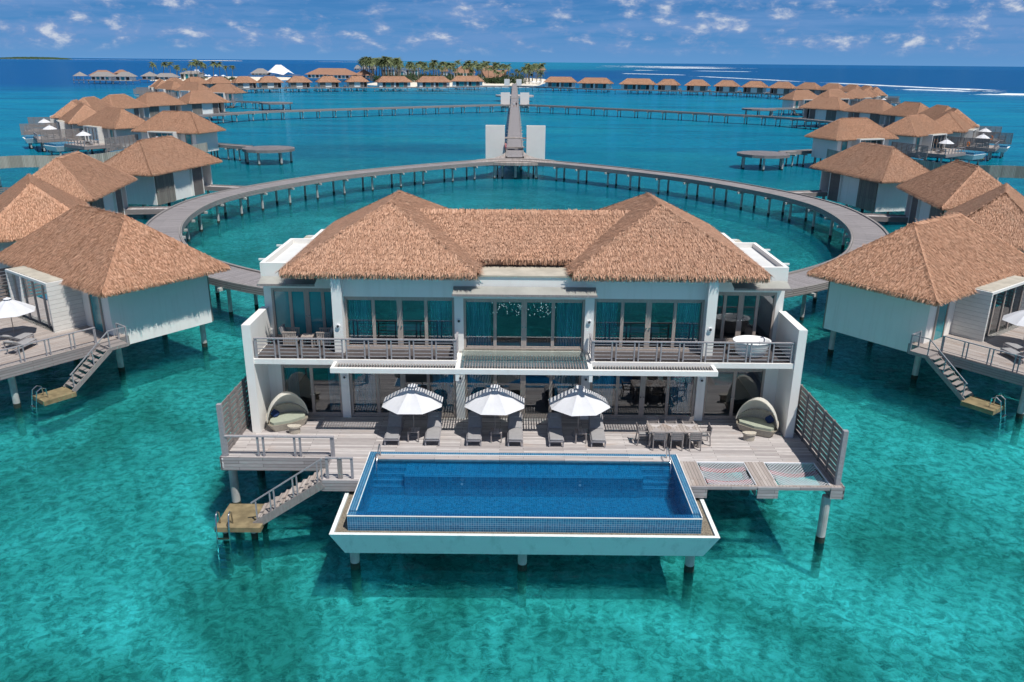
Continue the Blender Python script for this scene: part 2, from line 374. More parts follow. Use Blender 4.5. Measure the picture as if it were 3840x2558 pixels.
# ------------------------------------------------------------------ thatch
def hip_faces(x0, x1, y0, y1, ze, zr, inset=None, axis='x', yr=None, r0=None, r1=None):
    if axis == 'x':
        ym = (y0 + y1) / 2; i = inset if inset is not None else (y1 - y0) / 2
        a, b = (x0 + i, ym, zr), (x1 - i, ym, zr)
        return [[(x0, y0, ze), (x1, y0, ze), b, a], [(x1, y0, ze), (x1, y1, ze), b], [(x1, y1, ze), (x0, y1, ze), a, b], [(x0, y1, ze), (x0, y0, ze), a]]
    xm = (x0 + x1) / 2; a, b = (xm, r0, zr), (xm, r1, zr)
    return [[(x0, y0, ze), (x1, y0, ze), a], [(x1, y0, ze), (x1, y1, ze), b, a], [(x1, y1, ze), (x0, y1, ze), b], [(x0, y1, ze), (x0, y0, ze), a, b]]
def thatch(mb, faces, dens=110, blen=.42, bw=.055, fringe=45, flen=.38, eaves=None, cap=True, rnd=random):
    """blades in overlapping courses over the sloping faces, slot 0 = blades, slot 1 = underlay"""
    for fi, f in enumerate(faces):
        P = [Vector(p) for p in f]
        n = (P[1] - P[0]).cross(P[2] - P[1]).normalized()
        if n.z < 0: n = -n
        down = Vector((0, 0, -1)); down = (down - n * down.dot(n)).normalized(); side = n.cross(down).normalized()
        mb.cur = 1; mb.face(P)
        mb.cur = 0
        tris = [(P[0], P[i], P[i + 1]) for i in range(1, len(P) - 1)]
        e0 = P[0]
        for A, B, C in tris:
            ar = (B - A).cross(C - A).length / 2
            for _ in range(int(ar * dens)):
                u, v = rnd.random(), rnd.random()
                if u + v > 1: u, v = 1 - u, 1 - v
                p = A + (B - A) * u + (C - A) * v
                # snap to courses
                hgt = (e0 - p).dot(down); c = round(hgt / .30) * .30 + rnd.gauss(0, .085)
                p = p + down * (hgt - c - .06)
                d = (down + side * rnd.gauss(0, .16)).normalized()
                w = side * bw * rnd.uniform(.6, 1.3) / 2
                l = blen * rnd.uniform(.6, 1.15)
                q = p + d * l + n * rnd.uniform(.02, .075)
                p = p + n * rnd.uniform(0, .03)
                mb.face([p - w, p + w, q + w * .5, q - w * .5])
        if eaves is None or fi in eaves:
            A, B = P[0], P[1]; L = (B - A).length; ed = (B - A).normalized(); outn = Vector((n.x, n.y, 0)).normalized()
            for row in range(3):
                for _ in range(int(L * fringe)):
                    p = A + (B - A) * rnd.random() + n * .02 - outn * row * .10 + Vector((0, 0, -.03 * row))
                    d = (Vector((0, 0, -1)) + outn * rnd.uniform(-.1, .45) + ed * rnd.gauss(0, .15)).normalized()
                    w = ed * bw * rnd.uniform(.6, 1.3) / 2; l = flen * rnd.uniform(.55, 1.1)
                    p = p + outn * rnd.uniform(0, .08)
                    q = p + d * l
                    mb.face([p - w, p + w, q + w * .4, q - w * .4])
    if cap:   # hip and ridge caps
        seen = set()
        for f in faces:
            P = [Vector(p) for p in f]
            for i in range(1, len(P)):
                A, B = P[i], P[(i + 1) % len(P)]
                key = tuple(sorted((tuple(round(c, 2) for c in A), tuple(round(c, 2) for c in B))))
                if key in seen: continue
                seen.add(key)
                d = (B - A).normalized(); L = (B - A).length
                hs = Vector((-d.y, d.x, 0)).normalized()
                lowd = d if d.z < 0 else -d
                for _ in range(int(L * 150)):
                    p = A + (B - A) * rnd.random() + Vector((0, 0, .07))
                    s_ = rnd.choice((-1, 1))
                    q = p + (hs * s_ * .8 + lowd * .7 + Vector((0, 0, -.55))).normalized() * rnd.uniform(.2, .4)
                    w = d * .016
                    mb.face([p - w, p + w, q + w * .5, q - w * .5])
def roof_solid(mb, faces, drop=.16):
    mb.cur = 1
    for f in faces:
        A, B = f[0], f[1]
        mb.face([A, B, (B[0], B[1], B[2] - drop), (A[0], A[1], A[2] - drop)])
    es = [f[0] for f in faces]
    mb.face([(x, y, z - drop) for x, y, z in es]); mb.cur = 0

# ------------------------------------------------------------------ common parts
def window(parent, x0, x1, z0, z1, y, n, curt=(1, 1), frame='frame_wood', glass='glass', handle=True, st=.085, outer=.10, name='glass_door'):
    mb = MB()
    mb.box(x0, x1, y - .05, y + .07, z1 - outer, z1); mb.box(x0, x1, y - .06, y + .07, z0, z0 + .09)
    mb.box(x0, x0 + outer, y - .05, y + .07, z0 + .09, z1 - outer); mb.box(x1 - outer, x1, y - .05, y + .07, z0 + .09, z1 - outer)
    w = (x1 - x0 - 2 * outer) / n
    for i in range(1, n):
        x = x0 + outer + w * i; k = st * (1.35 if (n == 4 and i == 2) else .8)
        mb.box(x - k, x + k, y - .035, y + .05, z0 + .09, z1 - outer)
    for i in range(n):
        xa = x0 + outer + w * i
        mb.box(xa + .03, xa + w - .03, y - .03, y + .045, z0 + .091, z0 + .17)
        mb.box(xa + .03, xa + w - .03, y - .03, y + .045, z1 - outer - .07, z1 - outer - .001)
    d = mb.build(name, frame, parent)
    g = MB(); g.face([(x0 + .05, y + .01, z0 + .05), (x1 - .05, y + .01, z0 + .05), (x1 - .05, y + .01, z1 - .05), (x0 + .05, y + .01, z1 - .05)])
    g.build('pane', glass, d, recalc=False)
    if handle:
        h = MB(); xm = (x0 + x1) / 2
        for s_ in (-.07, .07): h.tube([(xm + s_, y - .09, z0 + 1.05), (xm + s_, y - .035, z0 + 1.05)], .028, 8)
        h.build('handle', 'steel', d)
    for k, on in enumerate(curt):
        if not on: continue
        cw = (x1 - x0) * .20
        xa, xb = (x0 + .12, x0 + .12 + cw) if k == 0 else (x1 - .12 - cw, x1 - .12)
        c = MB(); c.grid(lambda u, v: (xa + (xb - xa) * u, y + .28 + .05 * math.sin(u * 60), z0 + .05 + (z1 - z0 - .12) * v), 60, 1)
        c.build('curtain', 'curtain', d, recalc=False)
    return d
def railing(parent, pts, z0, h=.9, bars=0, panel=.94, gap=.14, post=.055, name='railing', topw=.09, mat='rail_wood', lean=0):
    mb = MB()
    for (xa, ya), (xb, yb) in zip(pts, pts[1:]):
        A, B = Vector((xa, ya, 0)), Vector((xb, yb, 0)); L = (B - A).length; d = (B - A) / L
        mb.bar(A + Vector((0, 0, z0 + h)), B + Vector((0, 0, z0 + h)), topw, .05)
        n = max(1, round(L / panel)); w = L / n
        for i in range(n + 1):
            for s_ in (-gap / 2, gap / 2):
                t = min(max(w * i + s_, .03), L - .03); p = A + d * t
                mb.box(p.x - post / 2, p.x + post / 2, p.y - post / 2, p.y + post / 2, z0, z0 + h - .026)
        for b in range(bars):
            zz = z0 + h * (b + .75) / (bars + .6)
            for i in range(n):
                p = A + d * (w * i + gap / 2); q = A + d * (w * (i + 1) - gap / 2)
                mb.bar((p.x, p.y, zz), (q.x, q.y, zz), .025, .03)
        if not bars:
            mb.bar(A + Vector((0, 0, z0 + .10)), B + Vector((0, 0, z0 + .10)), .02, .02)
    return mb.build(name, mat, parent)
def pile(parent, x, y, ztop, r=.16, zw=.25, zb=-2.1, _c={}):
    key = (round(ztop, 2), r)
    loc = Vector((x, y, 0)) - ORG[parent.name]
    if key not in _c:
        mb = MB(); mb.cur = 0; mb.tube([(0, 0, zw), (0, 0, ztop)], r, 14); mb.cur = 1; mb.tube([(0, 0, -.55), (0, 0, zw)], r * 1.06, 14); mb.cur = 2; mb.tube([(0, 0, zb), (0, 0, -.55)], r, 14)
        o = mb.build('pile', ['concrete_pile', 'algae_concrete', 'sunken_concrete'], None, smooth=False); _c[key] = o.data
    else:
        o = bpy.data.objects.new('pile', _c[key]); COL.objects.link(o)
    o.parent = parent; o.location = loc; ORG[o.name] = ORG[parent.name]
    return o
def slat_fence(name_parent, pts, z0, h, nper, parent, name='privacy_screen'):
    mb = MB()
    for (xa, ya), (xb, yb) in zip(pts, pts[1:]):
        A, B = Vector((xa, ya, 0)), Vector((xb, yb, 0)); L = (B - A).length; d = (B - A) / L
        n = nper
        for i in range(n + 1):
            p = A + d * L * i / n; mb.box(p.x - .05, p.x + .05, p.y - .05, p.y + .05, z0 - .1, z0 + h + .05)
        for i in range(n):
            p = A + d * (L * i / n + .055); q = A + d * (L * (i + 1) / n - .055)
            k = int(h / .215)
            for j in range(k):
                zz = z0 + .08 + j * (h - .12) / (k - 1)
                mb.bar((p.x, p.y, zz), (q.x, q.y, zz), .03, .165)
    return mb.build(name, 'fence_wood', parent)

# ------------------------------------------------------------------ setting
mb = MB(); S = 60000
mb.face([(-S, -200, 0), (S, -200, 0), (S, S, 0), (-S, S, 0)])
tag(mb.build('water', 'sea_water', recalc=False), 'turquoise lagoon deepening to blue open sea', kind='structure')
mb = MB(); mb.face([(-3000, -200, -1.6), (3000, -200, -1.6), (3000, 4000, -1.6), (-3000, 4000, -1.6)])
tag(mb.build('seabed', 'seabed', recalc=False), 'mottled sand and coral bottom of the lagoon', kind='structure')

# surf breaking on the reef
def surf(pts, w, seed, name='surf'):
    r = random.Random(seed); mb = MB()
    segs = []
    for (xa, ya), (xb, yb) in zip(pts, pts[1:]):
        n = max(2, int(math.hypot(xb - xa, yb - ya) / 6))
        for i in range(n): segs.append((xa + (xb - xa) * i / n, ya + (yb - ya) * i / n))
    segs.append(pts[-1]); N = len(segs); a = []; b = []
    ph = [r.uniform(0, 6) for _ in range(4)]
    for i, (x, y) in enumerate(segs):
        t = i / (N - 1); e = min(1, min(t, 1 - t) * 8) ** .7
        ww = w * e * (.55 + .35 * math.sin(i * .31 + ph[0]) * math.sin(i * .11 + ph[1]) + r.uniform(0, .45))
        cy = y + w * .5 * math.sin(i * .07 + ph[2])
        a.append((x, cy - ww * .5, .02)); b.append((x, cy + ww * .5, .35 * e + .05))
    i0 = len(mb.v); mb.v += a + b
    for i in range(N - 1): mb.f.append((i0 + i, i0 + i + 1, i0 + N + i + 1, i0 + N + i)); mb.mi.append(0)
    for _ in range(N * 5):
        i = r.randrange(N); x, y = segs[i]; dx, dy = r.gauss(0, w * .5), r.gauss(0, w * .75); q = r.uniform(.02, .11) * w
        mb.face([(x + dx - q * 3, y + dy, .04), (x + dx, y + dy - q, .04), (x + dx + q * 3, y + dy, .06), (x + dx, y + dy + q, .06)])
    return tag(mb.build(name, 'foam', recalc=False), kind='structure')
for k, (pts, w) in enumerate([
    ([(184, 1440), (225, 1380), (270, 1327)], 9), ([(261, 1205), (280, 1090), (296, 979), (306, 900)], 8),
    ([(318, 850), (335, 760), (345, 690), (352, 640), (343, 606)], 11), ([(296, 637), (318, 618), (330, 603)], 7), ([(372, 640), (338, 700), (325, 780)], 5),
    ([(322, 560), (345, 556), (372, 552)], 9), ([(300, 545), (350, 530), (420, 520)], 3),
    ([(560, 3300), (700, 3400), (800, 3600)], 150), ([(600, 4600), (1000, 4500)], 160), ([(300, 2100), (345, 2080)], 22), ([(450, 2080), (560, 2000)], 20),
    ([(-2100, 9000), (-1200, 9300)], 120), ([(-700, 9000), (-150, 9200)], 120), ([(-5600, 8800), (-3300, 9200)], 60)]):
    surf(pts, w, k)
for k, (x, y, rx, ry, z, lab) in enumerate([(-5120, 9000, 380, 60, 24, 'low dark wooded island on the left horizon'), (-3200, 9000, 290, 40, 4, 'low pale island with white buildings on the horizon')]):
    mb = MB(); r = random.Random(k)
    mb.grid(lambda u, v: (x + rx * (2 * u - 1), y + ry * math.cos(v * math.pi), (z * (math.sin(u * math.pi) ** .4) * (.7 + .3 * r.random()) if 0 < v < 1 else .3)), 60, 6)
    tag(mb.build('island', 'bush_leaf' if k == 0 else 'sand'), lab, kind='structure')
def sandbank(cx, cy, rx, ry, z, name, lab, rot=0):
    mb = MB(); n = 48; rr = random.Random(3); rad = [1 + .06 * math.sin(3 * i * 6.283 / n + 1) + .04 * math.sin(7 * i * 6.283 / n) for i in range(n)]
    rings = [(1.0, -.4), (.97, .35), (.93, z * .7), (.85, z), (0.01, z + .3)]
    i0 = 0
    for s_, zz in rings:
        for i in range(n):
            a = 2 * math.pi * i / n; ex = .55
            x = math.copysign(abs(math.cos(a)) ** ex, math.cos(a)) * rx * s_ * rad[i]; y = math.copysign(abs(math.sin(a)) ** ex, math.sin(a)) * ry * s_ * rad[i]
            mb.v.append((cx + x, cy + y, zz))
    for k in range(len(rings) - 1):
        for i in range(n): mb.f.append((k * n + i, k * n + (i + 1) % n, (k + 1) * n + (i + 1) % n, (k + 1) * n + i)); mb.mi.append(0)
    tag(mb.build(name, 'sand', smooth=True), lab, kind='structure')
sandbank(-48, 795, 76, 190, 1.1, 'sand_beach', 'white sand of the resort island behind the far villas')
sandbank(-262, 775, 52, 88, .9, 'sand_beach', 'white sand spit with palms at the far left')

# ------------------------------------------------------------------ boardwalks
def strip(mb_v, mb_f, uvs, pts, off0, off1, z0, z1, us):
    pass
def walkway(name, label, pts, width, z, pile_step, pile_off, parent=None, group=None, kerb=.12, side=.42, cat='boardwalk', pr=.14, closed=False, rail=True):
    root = thing(name, label, cat, (pts[0][0], pts[0][1], 0), group=group) if parent is None else parent
    org = ORG[root.name]
    P = [Vector((x, y, 0)) for x, y in pts]
    # resample with Catmull-Rom
    Q = []
    for i in range(len(P) - 1):
        p0 = P[max(i - 1, 0)]; p1 = P[i]; p2 = P[i + 1]; p3 = P[min(i + 2, len(P) - 1)]
        n = max(2, int((p2 - p1).length / 1.2))
        for k in range(n):
            t = k / n
            Q.append(.5 * ((2 * p1) + (p2 - p0) * t + (2 * p0 - 5 * p1 + 4 * p2 - p3) * t * t + (3 * p1 - 3 * p2 + p3 - p0) * t ** 3))
    Q.append(P[-1]); N = len(Q); D = [0]
    for i in range(1, N): D.append(D[-1] + (Q[i] - Q[i - 1]).length)
    T = [(Q[min(i + 1, N - 1)] - Q[max(i - 1, 0)]).normalized() for i in range(N)]
    S_ = [Vector((-t.y, t.x, 0)) for t in T]
    def ribbon(prof, nm, mat):
        vs, fs, uv = [], [], []
        acc = [0]
        for k in range(1, len(prof)): acc.append(acc[-1] + math.dist(prof[k], prof[k - 1]))
        for i in range(N):
            for (o, zz) in prof: p = Q[i] + S_[i] * o; vs.append((p.x - org.x, p.y - org.y, zz - org.z))
        m = len(prof)
        for i in range(N - 1):
            for k in range(m - 1):
                fs.append((i * m + k, i * m + k + 1, (i + 1) * m + k + 1, (i + 1) * m + k))
                uv += [(D[i], acc[k]), (D[i], acc[k + 1]), (D[i + 1], acc[k + 1]), (D[i + 1], acc[k])]
        if mat != 'board_uv': uv = [(b, a) for a, b in uv]
        me = bpy.data.meshes.new(nm); me.from_pydata(vs, [], fs); ul = me.uv_layers.new(name='UVMap')
        for l, c in zip(ul.data, uv): l.uv = c
        me.materials.append(M[mat]); o = bpy.data.objects.new(nm, me); COL.objects.link(o); o.parent = root; ORG[o.name] = org
        return o
    h = width / 2
    ribbon([(-h, z), (h, z)], 'deck', 'board_uv')
    ribbon([(h - .16, z + .003), (h - .16, z + kerb), (h + .06, z + kerb), (h + .06, z - side), (h - .08, z - side), (-h + .08, z - side), (-h - .06, z - side), (-h - .06, z + kerb), (-h + .16, z + kerb), (-h + .16, z + .003)], 'edge_beam', 'board_side')
    k = pile_step * .5; i = 0
    while k < D[-1]:
        while i < N - 1 and D[i + 1] < k: i += 1
        c, s_ = Q[i], S_[i]
        a = c + s_ * (h + .35); b = c - s_ * (h + .35)
        MB().bar((a.x, a.y, z - side - .12), (b.x, b.y, z - side - .12), .22, .22).build('cross_beam', 'concrete_pile', root)
        for o in pile_off:
            p = c + s_ * o; pile(root, p.x, p.y, z - side - .2, pr)
        k += pile_step
    return root
X0 = -.2
ring = [(0, 51), (10, 51.8), (19, 55.4), (26.8, 61.8), (31.2, 69), (33.9, 77), (34.9, 85.5), (34.2, 92), (31.4, 99.5), (25.2, 109.8), (17.5, 118), (8.5, 125.5), (2.5, 129.3), (0, 129.8)]
walkway('boardwalk', 'curved timber boardwalk ringing the lagoon on the left behind the big villa', [(X0 - x, y) for x, y in ring], 3.3, 2.6, 4.8, (-1.15, 1.15), group='ring boardwalks behind the two storey villa')
walkway('boardwalk', 'curved timber boardwalk ringing the lagoon on the right behind the big villa', [(X0 + x, y) for x, y in ring], 3.3, 2.6, 4.8, (-1.15, 1.15), group='ring boardwalks behind the two storey villa')
ring2 = [(2, 306), (20, 295), (50, 272), (66, 260), (78, 249.5), (88, 231), (92, 214)]
walkway('boardwalk', 'straight far timber boardwalk reaching left from the second pair of white towers', [(X0 - x, y) for x, y in ring2], 3.0, 2.6, 5.6, (-1.0, 1.0), group='boardwalks leaving the second pair of towers')
walkway('boardwalk', 'straight far timber boardwalk reaching right from the second pair of white towers', [(X0 + x, y - (2 if x > 60 else 0)) for x, y in ring2], 3.0, 2.6, 5.6, (-1.0, 1.0), group='boardwalks leaving the second pair of towers')
row = [(-161, 398), (-160, 420), (-152, 440), (-141, 458), (-128, 470), (-111, 480), (-93, 489), (-70, 497), (-45, 508), (-20, 533), (0, 548)]
walkway('boardwalk', 'long boardwalk in front of the farthest villa row, left of the jetty', row, 3.0, 2.6, 6.5, (-1.0,), group='boardwalks under the farthest villa rows')
rowr = [(152, 396), (149, 415), (141, 436), (129, 455), (115, 469), (98, 480), (78, 488), (52, 498), (25, 519), (0, 548)]
walkway('boardwalk', 'long boardwalk in front of the farthest villa row, right of the jetty', rowr, 3.0, 2.6, 6.5, (-1.0,), group='boardwalks under the farthest villa rows')
# main jetty
jt = walkway('jetty', 'long straight timber jetty running from the near towers to the sandy island', [(-.3, 133), (-.3, 200), (-.3, 300), (-.3, 420), (-.3, 600)], 2.9, 2.75, 9.5, (-1.1,), cat='jetty')
mb = MB(); mb.prism([(-7.5, 128), (-3, 126.6), (X0, 126.2), (2.6, 126.6), (7.1, 128), (6, 130.6), (3.4, 133), (2.0, 137), (1.4, 142), (-1.9, 142), (-2.5, 137), (-3.8, 133), (-6.4, 130.6)], 2.2, 2.61)
pz = mb.build('plaza_deck', ['deck_y'], jt)
mb = MB(); mb.box(-1.75, 1.2, 146.4, 147.2, 2.76, 3.05).box(-1.75, -.35, 144.9, 146.4, 2.762, 2.9); mb.build('step', 'grey_wood', jt)
for x in (-3.5, X0, 3.1): pile(jt, x, 127.4, 2.2, .2)
for y_, r_ in ((391, 9), ):
    mb = MB(); mb.prism([(X0 - .1 + r_ * math.cos(a * math.pi / 16), y_ + r_ * math.sin(a * math.pi / 16)) for a in range(32)], 2.0, 2.72); mb.build('round_deck', ['deck_x'], jt)
for (y_, zt, dx, lab) in ((143.2, 6.97, 0, 'near'), (306.2, 6.8, .0, 'middle'), (604, 5.7, -.9, 'farthest, at the beach end of the jetty')):
    for s_, sn in ((-1, 'left'), (1, 'right')):
        xa, xb = (-5.45, -2.1) if s_ < 0 else (1.72, 5.0)
        if y_ > 500: xa, xb = (-7.8, -3.9) if s_ < 0 else (.9, 4.7)
        zb = 1.35
        tw = thing('gate_tower', 'white box tower on the %s side of the jetty, %s' % (sn, 'farthest pair at the beach' if y_ > 500 else lab + ' pair'), 'tower', ((xa + xb) / 2, y_ + .8, 0), group='white gate towers flanking the jetty')
        mb = MB(); d = 1.7
        mb.box(xa, xb, y_, y_ + .12, zb, zt).box(xa, xb, y_ + d - .12, y_ + d, zb, zt).box(xa, xa + .12, y_ + .12, y_ + d - .12, zb, zt).box(xb - .12, xb, y_ + .12, y_ + d - .12, zb, zt)
        mb.box(xa + .12, xb - .12, y_ + .12, y_ + d - .12, zb, zb + .15).box(xa + .12, xb - .12, y_ + .12, y_ + d - .12, zt - 1.3, zt - 1.2)
        mb.build('wall', 'white_tower', tw)
        for px in (xa + .25, xb - .25):
            for py in (y_ + .3, y_ + d - .3): pile(tw, px, py, zb, .11)
        if y_ < 400:
            mb = MB()
            xx = -2.02 if s_ < 0 else 1.64
            for q in range(3): mb.box(xx, xx + s_ * -.0 + (.5 if s_ < 0 else -.5), y_ + .2 + .3 * q, y_ + .4 + .3 * q, 3.2 + q * .6, 3.3 + q * .6)
            mb.build('bracket', 'steel', tw)
    if y_ < 400:
        mb = MB(); mb.box(-2.08, 1.70, y_ + .15, y_ + 1.45, 4.75, 4.95)
        tag(mb.build('timber_canopy', 'deck_y', loc=(X0, y_ + .8, 4.75)), 'flat timber beam spanning the jetty between the %s pair of towers' % lab, 'canopy')
mb = MB(); mb.box(-30, -4, 549, 549.4, 1.5, 2.7); mb.box(1, 12, 549, 549.4, 1.5, 2.95)
tag(mb.build('low_wall', 'white_paint', loc=(-8, 549, 0)), 'low white parapet where the jetty meets the beach', 'wall')

# octagonal swim platforms with link walkways
for i, (cx, cy, r_, tx, ty, lab) in enumerate([(-44.2, 145.2, 4.6, -58, 152.5, 'left lagoon nearest'), (43.6, 144.0, 4.6, 57.5, 151.5, 'right lagoon nearest'), (-88, 305, 6, -105, 313, 'left lagoon farther'), (86, 293, 6, 101, 300, 'right lagoon farther')]):
    t = thing('swim_platform', 'round timber platform on piles, %s the camera' % lab if 'nearest' in lab else 'round timber platform on piles, %s from the camera' % lab, 'platform', (cx, cy, 0), group='round timber platforms in the lagoon')
    zb_ = 2.22; pl = [(cx + r_ * math.cos(a * math.pi / 7), cy + r_ * .95 * math.sin(a * math.pi / 7)) for a in range(14)]
    mb = MB(); mb.prism(pl, 2.15, 2.62); mb.build('deck', 'dark_boards', t)
    mb = MB(); mb.prism([(cx + (x - cx) * .96, cy + (y - cy) * .96) for x, y in pl], 2.624, 2.65); mb.build('floor', 'dark_planks', t)
    for a in range(6): pile(t, cx + r_ * .82 * math.cos(a * 1.05 + .3), cy + r_ * .8 * math.sin(a * 1.05 + .3), 2.0, .2)
    walkway('link', '', [(cx + (tx - cx) * .3, cy + (ty - cy) * .3), (tx, ty)], 2.0, 2.6, 4, (-.7, .7), parent=t)

# wavy boarded windbreaks on tall posts
for s_, sn in ((-1, 'left'), (1, 'right')):
    pts = [(-92, 109), (-82, 109.5), (-72, 112.2), (-66.6, 115), (-62, 119), (-56, 127), (-52, 137)]
    P = [(X0 + (x - X0) * (1 if s_ < 0 else -1), y - (0 if s_ < 0 else 1.5)) for x, y in pts]
    t = thing('windbreak', 'wavy vertical board screen on tall posts behind the %s near villas' % sn, 'screen', (P[2][0], P[2][1], 0), group='board screens on posts')
    org = ORG[t.name]; vs, fs, uv = [], [], []; dist = 0; last = None
    for i in range(len(P) - 1):
        n = 14
        for k in range(n + (i == len(P) - 2)):
            f = k / n; x = P[i][0] + (P[i + 1][0] - P[i][0]) * f; y = P[i][1] + (P[i + 1][1] - P[i][1]) * f
            if last: dist += math.hypot(x - last[0], y - last[1])
            last = (x, y); wv = .18 * math.sin(dist * .35)
            vs += [(x - org.x, y - org.y, 2.7 + wv), (x - org.x, y - org.y, 4.35 + wv), (x - org.x, y - org.y + .06, 4.35 + wv), (x - org.x, y - org.y + .06, 2.7 + wv)]
            if len(vs) > 4:
                b = len(vs) - 8
                for q in range(4):
                    fs.append((b + q, b + 4 + q, b + 4 + (q + 1) % 4, b + (q + 1) % 4)); d0 = dist - .7; uv += [(d0, q), (dist, q), (dist, q + 1), (d0, q + 1)]
    me = bpy.data.meshes.new('board_panel'); me.from_pydata(vs, [], fs); ul = me.uv_layers.new()
    for l, c in zip(ul.data, uv): l.uv = c
    me.materials.append(M['screen_uv']); o = bpy.data.objects.new('board_panel', me); COL.objects.link(o); o.parent = t; ORG[o.name] = org
    for x, y in ((-90, 111), (-83.5, 111.4), (-78, 112.6), (-73.2, 113.5), (-68.5, 116)):
        pile(t, X0 + (x - X0) * (1 if s_ < 0 else -1), y - (0 if s_ < 0 else 1.5), 2.7, .2)

# ------------------------------------------------------------------ thatched overwater villas
def roof_mesh(L, W, ze, zr, dens):
    mb = MB(); fs = hip_faces(-L / 2, L / 2, -W / 2, W / 2, ze, zr); roof_solid(mb, fs); thatch(mb, fs, dens, .28, .034, 80, .28); return mb
ROOFCACHE = {}
def make_hut(s, L=13.7, W=7.9, near=True, dens=230):
    """local x runs along the villa, y*s points out to sea"""
    Y = lambda a: a * s
    root = thing('overwater_villa', '', 'villa', (0, 0, 0))
    h = L / 2 - 1.25
    mb = MB(); mb.box(-h, h, Y(-3.15), Y(3.1), 1.75, 5.35) if L > 15 else None
    if L <= 15:
        mb.box(-h, 3.35, Y(-3.15), Y(3.1), 1.75, 5.35); mb.box(3.35, h, Y(-1.3), Y(3.1), 1.9, 5.35); mb.box(h - .15, h, Y(-3.15), Y(-1.3), 1.9, 5.35); mb.box(3.35, h - .15, Y(-3.15), Y(-1.3), 2.3, 2.45)
    mb.build('wall', 'white_paint', root)
    key = (L, W)
    mb = roof_mesh(L, W, 5.42, 8.62, dens) if key not in ROOFCACHE else None
    if mb: rf = mb.build('thatch_roof', ['thatch', 'thatch_under'], root, recalc=False); ROOFCACHE[key] = rf.data
    else:
        rf = bpy.data.objects.new('thatch_roof', ROOFCACHE[key]); COL.objects.link(rf); rf.parent = root; ORG[rf.name] = ORG[root.name]
    # lagoon-side entrance: slatted screens and dark recess
    if L <= 15:
        mb = MB(); mb.box(-h + .15, -2.3, Y(-3.34), Y(-3.16), 1.75, 5.2); mb.build('board_screen', 'boards_vert', root)
        mb = MB(); mb.box(1.3, 3.25, Y(-3.34), Y(-3.16), 1.75, 5.2)
        mb.build('louvre_screen', 'louver', root)
        mb = MB(); mb.box(1.18, 1.28, Y(-3.40), Y(-3.16), 1.8, 5.25).box(3.27, 3.37, Y(-3.40), Y(-3.16), 1.8, 5.25).box(-2.28, -2.2, Y(-3.36), Y(-3.16), 1.8, 5.25); mb.build('post', 'white_paint', root)
        mb = MB(); mb.box(3.4, h - .18, Y(-1.36), Y(-1.31), 2.45, 5.2); mb.build('entrance_door', 'dark_room', root)
    else:
        for xa, xb, mt in ((-7.5, -5.7, 'dark_room'), (-5.5, -2.6, 'frosted_glass'), (-2.4, -.6, 'louver'), (.6, 2.4, 'dark_room'), (2.6, 5.2, 'frosted_glass'), (5.4, 7.6, 'louver')):
            mb = MB(); mb.box(xa, xb, Y(-3.28), Y(-3.16), 2.5, 5.1); mb.build('screen', mt, root)
    # bay window box facing the sea
    b0, b1, yo = (-2.5, 2.8, 4.95)
    mb = MB()
    mb.box(b0, b0 + .14, Y(3.11), Y(yo), 2.4, 5.3).box(b1 - .14, b1, Y(3.11), Y(yo), 2.4, 5.3).box(b0, b1, Y(3.11), Y(yo), 5.3, 5.44).box(b0 + .14, b1 - .14, Y(3.11), Y(yo), 2.36, 2.5)
    bay = mb.build('bay_window', 'siding_y', root)
    mb = MB(); mb.box(b0 + .12, b1 - .12, Y(3.15), Y(yo - .12), 5.441, 5.47); mb.build('bay_roof', 'beige_roof', bay)
    mb = MB(); mb.box(b0 + .145, b1 - .145, Y(3.12), Y(3.2), 2.5, 5.29); mb.build('shade_panel', 'dark_room', bay)  # dark panel standing in for the room's shade behind the glass
    mb = MB(); yy = yo - .35
    for x in (b0 + .2, b0 + 1.4, b0 + 2.65, b0 + 3.9, b1 - .2): mb.box(x - .06, x + .06, Y(yy - .05), Y(yy + .05), 2.5, 5.29)
    mb.box(b0 + .15, b1 - .15, Y(yy - .04), Y(yy + .04), 5.15, 5.285); fr = mb.build('sliding_frame', 'frame_wood', bay)
    mb = MB(); mb.face([(b0 + .15, Y(yy), 2.51), (b1 - .15, Y(yy), 2.51), (b1 - .15, Y(yy), 5.2), (b0 + .15, Y(yy), 5.2)]); mb.build('pane', 'glass', bay, recalc=False)
    mb = MB(); mb.grid(lambda u, v: (b0 + .3 + 1.0 * u, Y(yy - .35 + .05 * math.sin(u * 40)), 2.52 + 2.7 * v), 30, 1); mb.build('curtain', 'curtain', bay, recalc=False)
    # side door
    mb = MB(); mb.box(-4.75, -4.65, Y(3.11), Y(3.2), 2.5, 5.0).box(-3.6, -3.5, Y(3.11), Y(3.2), 2.5, 5.0).box(-4.75, -3.5, Y(3.11), Y(3.2), 4.9, 5.0); dr = mb.build('door', 'frame_wood', root)
    mb = MB(); mb.box(-4.65, -3.6, Y(3.105), Y(3.15), 2.5, 4.9); mb.build('door_glass', 'frosted_glass', dr)
    # deck
    mb = MB(); mb.prism([(-6.24, Y(2.6)), (6.3, Y(2.6)), (6.3, Y(7.0)), (1.2, Y(7.0)), (1.2, Y(9.6)), (-6.24, Y(9.6))] if L < 15 else [(-9, Y(2.6)), (9, Y(2.6)), (9, Y(9)), (-9, Y(9))], 2.3, 2.5)
    dk = mb.build('deck', 'deck_y', root)
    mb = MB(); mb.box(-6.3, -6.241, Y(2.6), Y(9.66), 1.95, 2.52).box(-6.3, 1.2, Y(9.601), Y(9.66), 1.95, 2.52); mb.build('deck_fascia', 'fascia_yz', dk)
    railing(root, [(-6.1, Y(4.3)), (-6.1, Y(9.45)), (1.0, Y(9.45))], 2.5, .92, 0, 1.15, .2)
